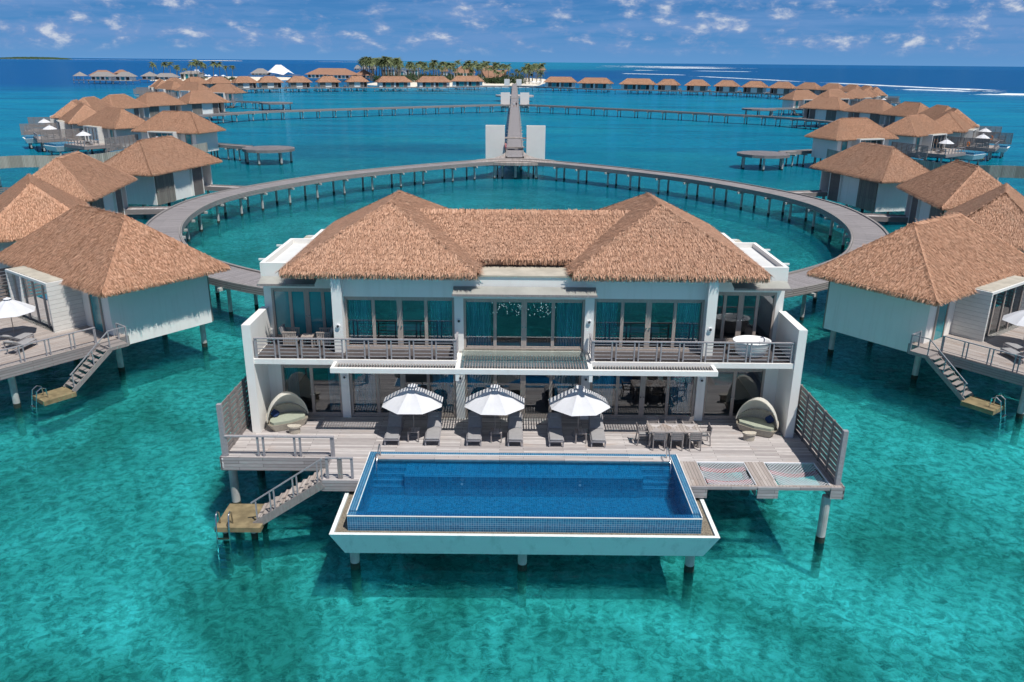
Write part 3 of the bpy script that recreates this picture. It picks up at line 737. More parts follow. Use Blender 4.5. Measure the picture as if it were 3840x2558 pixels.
    # plunge pool hanging off the deck corner
    mb = MB(); xa, xb, ya, yb = 1.3, 6.2, 7.1, 11.2
    bt = [(xa + .35, ya, 1.2), (xb - .35, ya, 1.2), (xb - .35, yb - .4, 1.2), (xa + .35, yb - .4, 1.2)]; tp = [(xa, ya, 2.1), (xb, ya, 2.1), (xb, yb, 2.1), (xa, yb, 2.1)]
    bt = [(x, Y(y), z) for x, y, z in bt]; tp = [(x, Y(y), z) for x, y, z in tp]
    mb.add(bt + tp, [(3, 2, 1, 0), (4, 5, 6, 7), (0, 1, 5, 4), (1, 2, 6, 5), (2, 3, 7, 6), (3, 0, 4, 7)]); pp = mb.build('plunge_pool', 'trough_bounce_paint', root)
    mb = MB(); mb.box(xa + .25, xb - .25, Y(ya + .02), Y(yb - .25), 2.102, 2.5); mb.build('pool_tiles', 'coping_tile', pp)
    mb = MB(); mb.box(xa + .5, xb - .5, Y(ya + .25), Y(yb - .5), 2.503, 2.515); mb.build('pool_water', 'pool_tile', pp)
    slat_fence('', [(6.35, Y(3.2)), (6.35, Y(11.2))], 2.5, 2.15, 7, root)
    # piles
    for x, y in ((-4.8, -2.9), (4.8, -2.9), (-4.8, 2.6), (4.9, 3.0), (-5.6, 8.7), (-1.8, 8.7), (2, 10.2), (5.6, 10.2), (0, 3), (0, -2.9)): pile(root, x, Y(y), 1.9 if y < 3.2 else 1.25 if x > 1 else 2.3, .17)
    # stairs down to a bathing platform
    mb = MB()
    for q in range(8):
        zz = 2.35 - q * .21; y0 = 4.3 + q * .27
        mb.box(-7.25, -6.42, Y(y0), Y(y0 + .30), zz - .04, zz)
    for x in (-7.31, -6.36): mb.bar((x, Y(4.2), 2.35), (x, Y(6.5), .62), .06, .24)
    mb.box(-7.35, -6.31, Y(3.2), Y(4.3), 2.3, 2.48)
    st = mb.build('stairs', 'grey_wood', root)
    mb = MB()
    mb.bar((-7.28, Y(4.2), 3.4), (-7.28, Y(6.5), 1.55), .05, .05)
    for q in (0, .45, 1): mb.box(-7.31, -7.25, Y(4.2 + 2.2 * q) - .025, Y(4.2 + 2.2 * q) + .025, 2.4 - 1.7 * q, 3.38 - 1.78 * q)
    mb.bar((-7.28, Y(3.2), 3.42), (-7.28, Y(4.2), 3.42), .05, .05); mb.bar((-7.28, Y(3.2), 3.42), (-6.3, Y(3.2), 3.42), .05, .05)
    for x, y in ((-7.28, 3.2), (-6.35, 3.2)): mb.box(x - .04, x + .04, Y(y) - .04, Y(y) + .04, 2.3, 3.42)
    mb.build('handrail', 'rail_wood', st)
    mb = MB(); mb.box(-7.5, -6.2, Y(6.45), Y(8.1), .38, .62); pf = mb.build('bathing_platform', 'algae_wood', root)
    mb = MB()
    for x in (-7.1, -6.6): mb.tube([(x, Y(7.7), .62), (x, Y(7.75), 1.15), (x, Y(7.95), 1.25), (x, Y(8.2), 1.1), (x, Y(8.35), .3), (x, Y(8.5), -1.0)], .03, 8)
    for q in range(4): mb.box(-7.1, -6.6, Y(8.33 + .04 * q), Y(8.45 + .04 * q), .25 - q * .32, .29 - q * .32)
    mb.build('ladder', 'steel', pf)
    return root
def bridge(root, s, length):
    Y = lambda a: a * s
    mb = MB(); mb.box(3.6, 5.1, Y(-3.16), Y(-3.16 - length), 2.25, 2.5)
    b = mb.build('footbridge', 'deck_x', root)
    mb = MB(); mb.box(3.5, 3.6, Y(-3.16), Y(-3.16 - length), 2.1, 2.62).box(5.1, 5.2, Y(-3.16), Y(-3.16 - length), 2.1, 2.62); mb.build('edge_beam', 'fascia_yz', b)
hutL = make_hut(1); bridge(hutL, 1, 6.0); hutL['group'] = 'thatched overwater villas'
hutR = make_hut(-1); bridge(hutR, -1, 6.0); hutR['group'] = 'thatched overwater villas'
longL = make_hut(1, 21.5); longL['group'] = 'thatched overwater villas'
longR = make_hut(-1, 21.5); longR['group'] = 'thatched overwater villas'
LH = {
 'A': [(-25.9, 48.9, 143), (-38, 62.3, 121), (-43.7, 78.6, 99), (-42.8, 96.6, 77)],
 'B': [(-60.8, 147.7, 165), (-76.5, 157, 143), (-88.3, 168.5, 125), (-98, 184, 108), (-102.6, 199.5, 93), (-103.4, 215.4, 76), (-100, 230.8, 64), (-93.4, 246.5, 55)],
 'C': [(-112, 321, 166), (-130.2, 337.5, 152), (-145.5, 353, 140), (-157, 371, 122), (-165, 388, 108), (-168.5, 413, 82), (-166.7, 435.5, 62), (-159.6, 449, 52), (-149.7, 462, 42), (-139, 474, 30), (-125, 483.5, 27), (-110, 492, 24), (-95.3, 504, 22)]}
RH = {
 'A': [(25.6, 48.8, 37), (37.5, 62, 59), (43.2, 78.2, 81), (42.4, 96.5, 103)],
 'B': [(59.7, 146.3, 20), (75.8, 156.8, 37), (88, 168, 55), (96.5, 182.5, 72), (100.8, 196.5, 88), (101.3, 212.5, 104), (97.8, 227.2, 115), (91.4, 243.8, 125)],
 'C': [(105.2, 306.8, 20), (120.8, 316.5, 30), (134, 328, 44), (145.5, 345, 60), (155.5, 361, 76), (161, 383, 93), (162, 402, 106), (161, 424, 122), (154, 438.5, 128), (144.5, 452, 138), (133.6, 466, 147), (121.5, 480, 152), (106.5, 489, 156), (90.9, 497, 160)]}
desc = {'A': 'nearest cluster of', 'B': 'middle cluster of', 'C': 'farthest curve of'}
firstL = firstR = True
for side, D_, proto in (('left', LH, hutL), ('right', RH, hutR)):
    for k in 'ABC':
        for i, (x, y, a) in enumerate(D_[k]):
            if side == 'left' and k == 'C' and i == 99: continue
            lab = 'thatched villa on piles, %s from the camera in the %s %s villas' % (ORDW[i] if i else 'closest', 'farthest curve of' if k == 'C' else desc[k], side + '-hand')
            place(proto, (x, y, 0), R(a), lab)
for i, (x, y, a) in enumerate([(-73.6, 507, 21), (-50.4, 515, 20), (-31, 543, 8)]): place(longL, (x, y, 0), R(a), 'long thatched villa on piles, %s to the left of the jetty in the back row' % ('third', 'second', 'first')[i])
for i, (x, y, a) in enumerate([(29.3, 541, 172), (50, 521, 160), (74, 505, 160)]): place(longR, (x, y, 0), R(a), 'long thatched villa on piles, %s to the right of the jetty in the back row' % ORDW[i])

# ------------------------------------------------------------------ furniture prototypes
def make_umbrella():
    t = thing('parasol', '', 'parasol', (0, 0, 0), group='white octagonal parasols')
    mb = MB(); n = 8; Rr = 1.34
    rim = [(Rr * math.cos(R(22.5 + 45 * i)), Rr * math.sin(R(22.5 + 45 * i)), 1.46) for i in range(n)]
    for i in range(n):
        a, b = Vector(rim[i]), Vector(rim[(i + 1) % n]); ap = Vector((0, 0, 2.22))
        def fn(u, v, a=a, b=b, ap=ap):
            p = ap.lerp(a.lerp(b, v), u); sag = .035 * math.sin(math.pi * v) * math.sin(math.pi * u)
            return (p.x, p.y, p.z - sag + .05 * math.sin(math.pi * u))
        mb.grid(fn, 5, 4)
    mb.build('canopy', 'canopy_cloth', t, smooth=False)
    mb = MB(); mb.add([(.22 * math.cos(R(45 * i + 22.5)), .22 * math.sin(R(45 * i + 22.5)), 2.215) for i in range(8)] + [(0, 0, 2.3)], [(i, (i + 1) % 8, 8) for i in range(8)]); mb.build('vent_cap', 'fabric_white', t)
    mb = MB(); mb.tube([(0, 0, .05), (0, 0, 2.25)], .024, 10); mb.build('pole', 'frame_wood', t)
    mb = MB()
    for i in range(8): x, y, z = rim[i]; mb.bar((0, 0, 2.12), (x * .97, y * .97, 1.47), .02, .02); mb.bar((0, 0, 1.7), (x * .5, y * .5, 1.80), .015, .015)
    mb.build('ribs', 'frame_wood', t)
    mb = MB(); mb.tube([(0, 0, 0), (0, 0, .08)], .27, 20); mb.build('base', 'fabric_grey', t)
    return t
def make_lounger():
    t = thing('sun_lounger', '', 'sun lounger', (0, 0, 0), group='grey cushioned sun loungers')
    mb = MB()
    for x in (-.29, .29): mb.box(x - .025, x + .025, 0, 1.75, .24, .30)
    mb.box(-.29, .29, 0, .05, .24, .30).box(-.26, .26, 1.0, 1.05, .24, .30)
    for x in (-.29, .29): mb.bar((x, 1.06, .29), (x, 1.78, .70), .03, .03)
    mb.build('frame', 'rail_wood', t)
    for x in (-.28, .28):
        for y in (.06, 1.6): mb = MB(); mb.box(x - .025, x + .025, y - .03, y + .03, 0, .24); mb.build('leg', 'rail_wood', t)
    def cush(name, p0, p1, w, th):
        mb = MB(); a, b = Vector(p0), Vector(p1); d = (b - a).normalized(); nn = Vector((1, 0, 0)).cross(d)
        if nn.z < 0: nn = -nn
        def fn(u, v):
            ang = 2 * math.pi * v; cx = math.copysign(abs(math.cos(ang)) ** .35, math.cos(ang)) * w / 2; cz = math.copysign(abs(math.sin(ang)) ** .6, math.sin(ang)) * th / 2
            e = min(1, min(u, 1 - u) * 14 + .72)
            p = a + (b - a) * u + nn * (cz * e + th / 2); return (p.x + cx * (.9 + .1 * e), p.y, p.z)
        mb.grid(fn, 14, 20)
        i = len(mb.v); mb.f.append(tuple(range(0, 20))); mb.f.append(tuple(reversed(range(i - 21, i - 1)))); mb.mi += [0, 0]
        return mb.build(name, 'fabric_grey', t, smooth=True)
    cush('seat_cushion', (0, .0, .30), (0, 1.06, .30), .56, .09); cush('back_cushion', (0, 1.08, .32), (0, 1.80, .73), .56, .09)
    cush('headrest', (0, 1.52, .59), (0, 1.74, .715), .40, .12)
    return t
def make_sidetable():
    t = thing('side_table', '', 'table', (0, 0, 0), group='small timber side tables')
    mb = MB()
    for i in range(6): mb.box(-.24 + i * .081, -.24 + i * .081 + .073, -.24, .24, .44, .47)
    mb.build('top', 'deck_y', t)
    for x in (-.21, .21):
        for y in (-.21, .21): mb = MB(); mb.box(x - .025, x + .025, y - .025, y + .025, 0, .44); mb.build('leg', 'grey_wood', t)
    return t
um, lg, stb = make_umbrella(), make_lounger(), make_sidetable()
DK = 2.5
for i, (x, w) in enumerate(((-4.64, 'left'), (-1.19, 'middle'), (2.34, 'right'))):
    place(um, (x, 30.75, DK), R(random.uniform(-6, 6)), 'open white parasol over the loungers by the pool, %s of three' % w)
    place(stb, (x + .07, 30.15, DK), 0, 'small square timber table under the %s poolside parasol' % w)
for i, x in enumerate((-5.42, -3.75, -2.03, -.33, 1.37, 3.1)):
    place(lg, (x, 29.55, DK), R(random.uniform(-1.5, 1.5)), 'grey sun lounger facing the pool, %s' % ('leftmost, left of the first parasol', 'right of the left parasol', 'left of the middle parasol', 'right of the middle parasol', 'left of the right parasol', 'rightmost, right of the last parasol')[i])
# furniture on the villa decks
def on_deck(h, s, lx, ly): x, y, a = h; a = R(a); return (x + lx * math.cos(a) - ly * s * math.sin(a), y + lx * math.sin(a) + ly * s * math.cos(a), DK)
for side, D_, s in (('left', LH, 1), ('right', RH, -1)):
    for k, i in (('A', 0), ('B', 0), ('B', 1), ('B', 2), ('B', 3), ('C', 3)):
        if k == 'C' and side == 'left': continue
        h = D_[k][i]; place(um, on_deck(h, s, -1.3 if k == 'A' else -.4, 6.6), R(random.uniform(0, 40)), 'white parasol on the deck of the %s villa of the %s %s cluster' % ('closest' if i == 0 else ORDW[i], {'A': 'nearest', 'B': 'middle', 'C': 'farthest'}[k], side))
        if k in 'AB' and i < 3:
            for q, (lx, ly) in enumerate(((-2.5, 6.3), (-3.6, 6.6))):
                place(lg, on_deck(h, s, lx, ly), R(h[2] + (0 if s > 0 else 180) + 30 * s), 'lounger %s the parasol, %s villa of the %s %s cluster' % (('nearest', 'farther from')[q], 'closest' if i == 0 else ORDW[i], {'A': 'nearest', 'B': 'middle'}[k], side))

# dining set
dt = thing('dining_table', 'long weathered timber dining table with diamond patterned top on the pool deck', 'table', (6.24, 30.05, DK))
mb = MB(); x0, x1, y0, y1, zt = 5.17, 7.31, 29.62, 30.45, 3.22
w = (x1 - x0) / 3
for i in range(3):
    a, b = x0 + i * w, x0 + (i + 1) * w; c = ((a + b) / 2, (y0 + y1) / 2, zt)
    for k, (p, q) in enumerate((((a, y0, zt), (b, y0, zt)), ((b, y0, zt), (b, y1, zt)), ((b, y1, zt), (a, y1, zt)), ((a, y1, zt), (a, y0, zt)))):
        mb.cur = k % 2; mb.face([p, q, c])
mb.cur = 0; mb.box(x0, x1, y0, y1, zt - .05, zt - .003); mb.build('top', ['deck_x', 'deck_y'], dt, recalc=False)
for i in range(4):
    for y in (y0 + .05, y1 - .05): mb = MB(); x = x0 + .05 + (x1 - x0 - .1) * i / 3; mb.box(x - .035, x + .035, y - .035, y + .035, DK, zt - .05); mb.build('leg', 'grey_wood', dt)
def make_chair():
    t = thing('dining_chair', '', 'chair', (0, 0, 0), group='timber armchairs round the outdoor dining table')
    mb = MB()
    for i in range(5): mb.box(-.22, .22, -.2 + i * .085, -.2 + i * .085 + .075, .42, .445)
    mb.build('seat', 'grey_wood', t)
    mb = MB()
    for i in range(4): mb.bar((-.2, -.235 - i * .01, .54 + i * .085), (.2, -.235 - i * .01, .54 + i * .085), .02, .072)
    mb.build('backrest', 'grey_wood', t)
    for x in (-.23, .23):
        mb = MB(); mb.bar((x, -.27, 0), (x, -.22, .43), .04, .04, (0, 1, 0)).bar((x, -.22, .43), (x, -.27, .86), .04, .04, (0, 1, 0)); mb.build('leg', 'grey_wood', t)
        mb = MB(); mb.box(x - .02, x + .02, .2, .24, 0, .63); mb.build('leg', 'grey_wood', t)
        mb = MB(); mb.box(x - .03, x + .03, -.24, .26, .63, .66); mb.build('armrest', 'grey_wood', t)
    mb = MB(); mb.box(-.2, .2, -.18, .2, .447, .48); mb.build('cushion', 'fabric_grey', t)
    return t
ch = make_chair()
for (x, y, a, lab) in ((5.56, 29.6, 0, 'near side, left of three'), (6.28, 29.6, 0, 'near side, middle of three'), (7.02, 29.6, 0, 'near side, right of three'), (5.5, 30.6, 180, 'far side, left of three'), (6.25, 30.6, 180, 'far side, middle of three'), (7.0, 30.6, 180, 'far side, right of three'), (5.0, 30.03, -90, 'left end of the table'), (7.5, 30.03, 90, 'right end of the table')):
    place(ch, (x, y, DK), R(a + random.uniform(-4, 4)), 'timber armchair at the outdoor dining table, ' + lab)

# wicker daybeds with hoods
def daybed(cx, cy, rz, side):
    t = thing('daybed', 'hooded wicker daybed with green cushion, %s end of the pool deck' % side, 'daybed', (cx, cy, DK), R(rz), group='hooded wicker daybeds', org=(0, 0, 0))
    def outline(k, dy=0):
        pts = []
        for i in range(25):
            a = math.pi * i / 24; pts.append((.88 * k * math.cos(a), .72 * k * math.sin(a) + dy))
        pts += [(-.80 * k, -.22 * k + dy), (0, -.36 * k + dy), (.80 * k, -.22 * k + dy)]
        return pts
    mb = MB(); lo, hi = outline(.78), outline(1.0); n = len(lo)
    mb.add([(x, y, .02) for x, y in lo] + [(x, y, .33) for x, y in hi], [tuple(reversed(range(n))), tuple(range(n, 2 * n))] + [(i, (i + 1) % n, (i + 1) % n + n, i + n) for i in range(n)])
    mb.build('base', 'wicker', t)
    mb = MB(); m = outline(.86); mb.prism([(x, y) for x, y in m], .332, .44); mb.build('cushion', 'cushion_green', t)
    mb = MB(); N = 24
    def rim(u, v):
        a = math.pi * (.02 + .96 * u); hgt = .34 + (.10 + .38 * math.sin(a) ** .8) * v
        k = 1.0 + .04 * v; return (.88 * k * math.cos(a), .72 * k * math.sin(a), hgt)
    mb.grid(rim, N, 2)
    mb.grid(lambda u, v: tuple(c * (.92 if j < 2 else 1) for j, c in enumerate(rim(u, v))), N, 2)
    mb.grid(lambda u, v: tuple(c * ((1 - .08 * v) if j < 2 else 1) for j, c in enumerate(rim(u, 1))), N, 1)
    mb.build('backrest', 'wicker', t, recalc=False)
    def hood(u, v, off=0):
        ph = R(6 + 88 * v); tt = math.pi * u; Rr = 1.03 - .03 * math.cos(v * 6.283 * 3) * math.sin(tt) + off
        return (.90 * math.cos(tt) * (1 - .12 * math.sin(tt)), Rr * math.sin(tt) * math.cos(ph) * .85, .44 + 1.12 * Rr * math.sin(tt) * math.sin(ph))
    mb = MB(); mb.grid(lambda u, v: hood(u, v), 20, 16); mb.build('hood', 'fabric_cream', t, smooth=True, recalc=False)
    mb = MB(); mb.tube([hood(k / 20, 1, .0) for k in range(21)], .022, 8); mb.build('hood_frame', 'fabric_cream', t)
    sx = .42 if side == 'right' else -.42
    mb = MB(); mb.grid(lambda u, v: (sx + (.20) * math.copysign(abs(math.cos(6.283 * v)) ** .5, math.cos(6.283 * v)) * math.sin(max(.3, 3.1416 * u)) , .40 + .16 * (2 * u - 1) * .5, .60 + .15 * (2 * u - 1) + .05 * math.sin(6.283 * v)), 8, 12); mb.build('pillow', 'navy_cloth', t)
    return t
daybed(-10.12, 31.25, 34, 'left'); daybed(10.02, 31.1, -34, 'right')
for (x, y, rz, side) in ((-9.72, 30.72, 20, 'left'), (9.55, 30.45, -20, 'right')):
    mb = MB(); pts = [(x + .30 * math.cos(R(rz) + a), y + .22 * math.sin(R(rz) + a) * (1 if math.sin(a) < 0 else .5)) for a in [2 * math.pi * i / 24 for i in range(24)]]
    mb.prism([(x + (p - x) * .8, y + (q - y) * .8) for p, q in pts], DK, DK + .28); mb.prism(pts, DK + .28, DK + .35)
    tag(mb.build('wicker_stool', 'wicker', loc=(x, y, DK)), 'half round wicker stool in front of the %s daybed' % side, 'stool', 'wicker stools')

# ------------------------------------------------------------------ the two storey villa
V = thing('beach_house', 'white two storey overwater villa with twin thatched hip roofs and balconies', 'villa', (0, 34, 0))
mb = MB()
for s in (-1, 1):
    def bx(xa, xb, *r): mb.box(*(sorted((s * xa, s * xb))), *r)
    mb.prism([(s * 11.15, 30.67), (s * 11.5, 30.67), (s * 11.45, 33.3), (s * 11.15, 33.3)][::s], 2.46, 7.32)      # blade wall
    bx(10.97, 11.3, 33.3, 40.5, 2.2, 8.6)                        # side wall
    bx(10.58, 11.148, 32.4, 33.1, 2.46, 5.62)                       # ground return
    bx(2.75, 11.149, 30.72, 33.1, 5.62, 5.84)                       # balcony slab
    bx(7.55, 7.95, 31.5, 33.5, 5.845, 9.25)                      # tall pillar
    bx(2.55, 2.93, 31.9, 33.2, 5.845, 9.1)
    bx(2.93, 7.55, 31.95, 32.2, 8.2, 9.3)                        # lintel
    bx(7.95, 10.97, 33.25, 33.45, 8.18, 8.62)
    bx(7.62, 7.98, 32.3, 32.8, 2.5, 5.62); bx(2.55, 2.93, 32.3, 32.8, 2.5, 5.62)
    bx(2.93, 10.58, 32.36, 32.6, 4.97, 5.62)
    bx(7.95, 11.35, 33.28, 33.45, 8.62, 9.28)                    # parapet
    bx(11.18, 11.35, 33.45, 38.3, 8.62, 9.28); bx(10.2, 11.18, 38.13, 38.3, 8.62, 9.28); bx(10.2, 10.37, 38.3, 40.6, 8.62, 9.28); bx(8, 10.2, 40.45, 40.6, 8.62, 9.28)
mb.box(-2.55, 2.55, 31.95, 32.2, 8.16, 9.1); mb.box(-2.55, 2.55, 32.36, 32.6, 4.97, 5.62)
mb.box(-2.75, 2.75, 31.93, 33.1, 5.62, 5.84)
mb.box(-10.97, 10.97, 40.2, 40.45, 2.2, 8.6)
mb.build('wall', 'white_paint', V)
mb = MB(); mb.box(-2.7, 2.7, 31.9, 34.0, 9.105, 9.17); mb.box(-11.1, -2.8, 33.5, 40.4, 8.9, 8.99); mb.box(2.8, 11.1, 33.5, 40.4, 8.9, 8.99); fr = mb.build('flat_roof', 'beige_roof', V)
mb = MB(); mb.box(-11.17, -7.9, 33.46, 38.12, 9.0, 9.06); mb.box(7.9, 11.17, 33.46, 38.12, 9.0, 9.06); mb.build('roof_terrace_surface', 'pale_flat_roof', V)
for s in (-1, 1):
    for y in (34.4, 37.2, 39.4):
        xx = 11.35 if y < 38.2 else 10.37
        mb = MB(); mb.box(s * xx, s * (xx + .38), y - .04, y + .04, 9.12, 9.2); mb.build('water_spout', 'white_paint', V)
    mb = MB(); mb.box(s * 9.0, s * 9.25, 38.1, 38.35, 9.3, 9.36); mb.build('roof_vent', 'white_paint', V)
# interior
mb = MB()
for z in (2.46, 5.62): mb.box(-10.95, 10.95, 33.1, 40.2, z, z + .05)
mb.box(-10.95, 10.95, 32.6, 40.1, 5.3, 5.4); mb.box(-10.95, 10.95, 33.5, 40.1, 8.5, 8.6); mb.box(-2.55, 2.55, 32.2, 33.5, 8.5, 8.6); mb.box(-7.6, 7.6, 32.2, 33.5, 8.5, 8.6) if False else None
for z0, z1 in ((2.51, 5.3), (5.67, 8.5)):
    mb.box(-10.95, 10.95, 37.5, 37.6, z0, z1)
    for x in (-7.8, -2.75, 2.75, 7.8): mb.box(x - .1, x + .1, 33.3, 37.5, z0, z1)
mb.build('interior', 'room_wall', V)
# roofs
mb = MB()
L_ = hip_faces(-9.95, -1.95, 31.48, 42.0, 9.38, 11.58, axis='y', r0=35.2, r1=38.4)
R_ = hip_faces(1.95, 9.95, 31.48, 42.0, 9.38, 11.58, axis='y', r0=35.2, r1=38.4)
C_ = [[(-4.5, 33.45, 9.55), (4.5, 33.45, 9.55), (5.4, 36.8, 10.98), (-5.4, 36.8, 10.98)], [(4.5, 40.2, 9.55), (-4.5, 40.2, 9.55), (-5.4, 36.8, 10.98), (5.4, 36.8, 10.98)]]
roof_solid(mb, L_); roof_solid(mb, R_)
thatch(mb, L_, 430, .27, .028, 130, .30); thatch(mb, R_, 430, .27, .028, 130, .30); thatch(mb, C_, 430, .27, .03, 110, .3, cap=False)
for _ in range(2200):
    x = random.uniform(-5.3, 5.3); y = 36.8; d = random.choice((-1, 1)); w_ = .016; zz = 11.03 + random.uniform(-.03, .03); e_ = random.uniform(.2, .45); j = random.gauss(0, .04)
    mb.face([(x - w_, y, zz), (x + w_, y, zz), (x + w_ * .6 + j, y + d * e_, zz - e_ * .40), (x - w_ * .6 + j, y + d * e_, zz - e_ * .40)])
mb.build('thatch_roof', ['thatch', 'thatch_under'], V, recalc=False)
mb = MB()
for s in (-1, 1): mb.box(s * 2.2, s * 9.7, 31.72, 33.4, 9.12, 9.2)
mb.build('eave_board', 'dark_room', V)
# doors
for s in (-1, 1):
    def W_(xa, xb, *a, **k):
        lo, hi = sorted((s * xa, s * xb)); window(V, lo, hi, *a, **k)
    W_(7.98, 10.58, 2.52, 4.97, 32.45, 2, curt=(1, 1) if s < 0 else (0, 0))
    W_(2.95, 7.6, 2.52, 4.97, 32.45, 4, curt=(1, 1))
    W_(2.93, 7.55, 5.86, 8.2, 32.05, 4)
    W_(7.95, 10.97, 5.86, 8.18, 33.32, 4, curt=(0, 0), glass='frosted_glass' if s < 0 else 'glass')
window(V, -2.55, 2.55, 2.52, 4.97, 32.45, 4); window(V, -2.55, 2.55, 5.86, 8.16, 32.05, 4)
# balcony floors and rails
for s in (-1, 1):
    mb = MB(); lo, hi = sorted((s * 2.95, s * 11.12)); mb.box(lo, hi, 30.8, 33.2, 5.842, 5.856); mb.build('balcony_floor', 'dark_tiles', V)
    lo, hi = sorted((s * 2.78, s * 11.1)); pts = [(-11.1, 30.82), (-2.78, 30.82)] if s < 0 else [(2.78, 30.82), (11.1, 30.82)]
    railing(V, pts, 5.85, .86, 5, .93, .17, name='balcony_railing')
    railing(V, [(s * 2.8, 30.88), (s * 2.8, 31.8)], 5.85, .86, 5, .93, .17, name='balcony_railing')
# pergola with slats
mb = MB(); z0, z1 = 5.54, 5.75
mb.box(-7.85, 7.85, 29.98, 30.12, z0, z1)
for x in (-7.85, 7.71): mb.box(x, x + .14, 30.12, 30.715, z0, z1)
for s in (-1, 1): mb.box(s * 2.62, s * 2.80, 30.12, 30.715, z0, z1); mb.box(s * 2.64, s * 2.78, 29.99, 30.1, z0 - .3, z0)
for s in (-1, 1): mb.box(s * 2.62, s * 2.745, 30.715, 31.9, z0, z1)
pg = mb.build('pergola', 'white_paint', V)
mb = MB(); x = -7.65
while x < 7.65:
    if abs(abs(x) - 2.7) > .13: mb.box(x, x + .035, 30.125, 30.71 if abs(x) > 2.6 else 31.9, 5.62, 5.69)
    x += .115
mb.build('slats', 'grey_wood', pg)
mb = MB(); mb.face([(-2.6, 30.95, 5.80), (2.6, 30.95, 5.80), (2.6, 31.92, 5.95), (-2.6, 31.92, 5.95)]); mb.build('glass_canopy', 'canopy_glass', V, recalc=False)
mb = MB(); mb.box(-2.62, 2.62, 30.90, 30.95, 5.765, 5.81); mb.build('canopy_edge', 'steel', V)
# awnings above the upper doors
for (xa, xb, y, z) in ((-2.95, 2.95, 31.9, 8.52), (-11.3, -8.9, 33.2, 8.52), (8.9, 11.3, 33.2, 8.52)):
    mb = MB(); y1 = y + .0; mb.add([(xa, y - .62, z), (xb, y - .62, z), (xb, y1, z + .18), (xa, y1, z + .18), (xa, y - .62, z - .04), (xb, y - .62, z - .04), (xb, y1, z + .14), (xa, y1, z + .14)], [(0, 1, 2, 3), (7, 6, 5, 4), (0, 4, 5, 1), (1, 5, 6, 2), (2, 6, 7, 3), (3, 7, 4, 0)])
    aw = mb.build('awning', 'awning_panel', V)
    mb = MB(); mb.box(xa - .02, xb + .02, y - .66, y - .62, z - .07, z + .02)
    k = xa + .3
    while k < xb: mb.bar((k, y - .6, z - .06), (k, y + .04, z + .08), .035, .05); k += .82
    mb.build('awning_bracket', 'grey_wood', aw)
# wall lamps
for x, y, z in ((-7.8, 32.28, 4.45), (7.8, 32.28, 4.45), (-2.74, 32.28, 4.45), (2.74, 32.28, 4.45), (-7.75, 31.48, 7.05), (7.75, 31.48, 7.05), (-2.74, 31.88, 7.2), (2.74, 31.88, 7.2)):
    mb = MB(); mb.tube([(x, y + .02, z), (x, y - .05, z)], .09, 16); l = mb.build('wall_lamp', 'fabric_white', V)
    mb = MB(); mb.tube([(x, y - .051, z), (x, y - .06, z)], .055, 12); mb.build('lamp_lens', 'dark_room', l)
for x in (-10.5, -7, -3.5, 0, 3.5, 7, 10.5):
    for y in (33, 37, 40): pile(V, x, y, 2.2, .2)
mb = MB(); mb.box(-11.2, 11.2, 32.5, 40.4, 2.1, 2.45); mb.build('floor_slab', 'concrete_pile', V)

# chandelier beads seen through the upper middle doors
mb = MB(); rr = random.Random(5)
for cx in (-.95, .15, 1.0):
    for _ in range(34):
        x, y, z = cx + rr.gauss(0, .3), 33.6 + rr.gauss(0, .25), 7.25 + rr.gauss(0, .17)
        mb.add([(x + .017, y, z), (x - .017, y, z), (x, y + .017, z), (x, y - .017, z), (x, y, z + .02), (x, y, z - .02)], [(0, 2, 4), (2, 1, 4), (1, 3, 4), (3, 0, 4), (2, 0, 5), (1, 2, 5), (3, 1, 5), (0, 3, 5)])
t = NT('lit_bead'); e = t.n('Emission', ins={'Color': (.9, .97, 1, 1), 'Strength': .8}); t.link(e.outputs[0], t.out.inputs[0]); M['lit_bead'] = t.m
tag(mb.build('chandelier', 'lit_bead', loc=(0, 33.6, 8.4)), 'cloud of small glass beads hanging behind the upper middle doors', 'chandelier')
# beds behind the upper doors
for x, lab in ((-5.2, 'left'), (5.2, 'right')):
    t = thing('bed', 'wide made bed behind the %s upper glass doors' % lab, 'bed', (x, 35.2, 5.67))
    mb = MB(); mb.box(x - 1, x + 1, 34.2, 36.3, 5.67, 5.95); mb.build('base', 'frame_wood', t)
    mb = MB(); mb.box(x - .97, x + .97, 34.22, 36.28, 5.951, 6.25); mb.build('mattress', 'fabric_white', t)
    mb = MB(); mb.box(x - 1.1, x + 1.1, 36.3, 36.4, 5.67, 6.9); mb.build('headboard', 'grey_wood', t)

# bathtub on the right balcony
t = thing('bathtub', 'white oval freestanding bathtub on the right balcony', 'bathtub', (9.62, 31.75, 5.856))
def tub(u, v, k=1, zb=0):
    a = 2 * math.pi * v; prof = [(.62, .0), (.76, .08), (.86, .45), (.92, .62), (.96, .655), (.92, .66), (.84, .62), (.76, .35), (.6, .2), (.02, .18)]
    i = u * (len(prof) - 1); j = min(int(i), len(prof) - 2); f = i - j; r_ = prof[j][0] * (1 - f) + prof[j + 1][0] * f; z = prof[j][1] * (1 - f) + prof[j + 1][1] * f
    return (9.62 + r_ * .84 * math.cos(a), 31.75 + r_ * .66 * math.sin(a), 5.857 + z)
mb = MB(); mb.grid(tub, 9, 40); mb.build('basin', 'acrylic', t, smooth=True, recalc=False)
mb = MB(); mb.tube([(10.0, 31.33, 6.5), (10.0, 31.33, 6.72), (9.95, 31.42, 6.76), (9.9, 31.5, 6.72)], .022, 8); mb.tube([(9.8, 31.27, 6.5), (9.8, 31.27, 6.6)], .022, 8); mb.build('tap', 'navy_cloth', t)
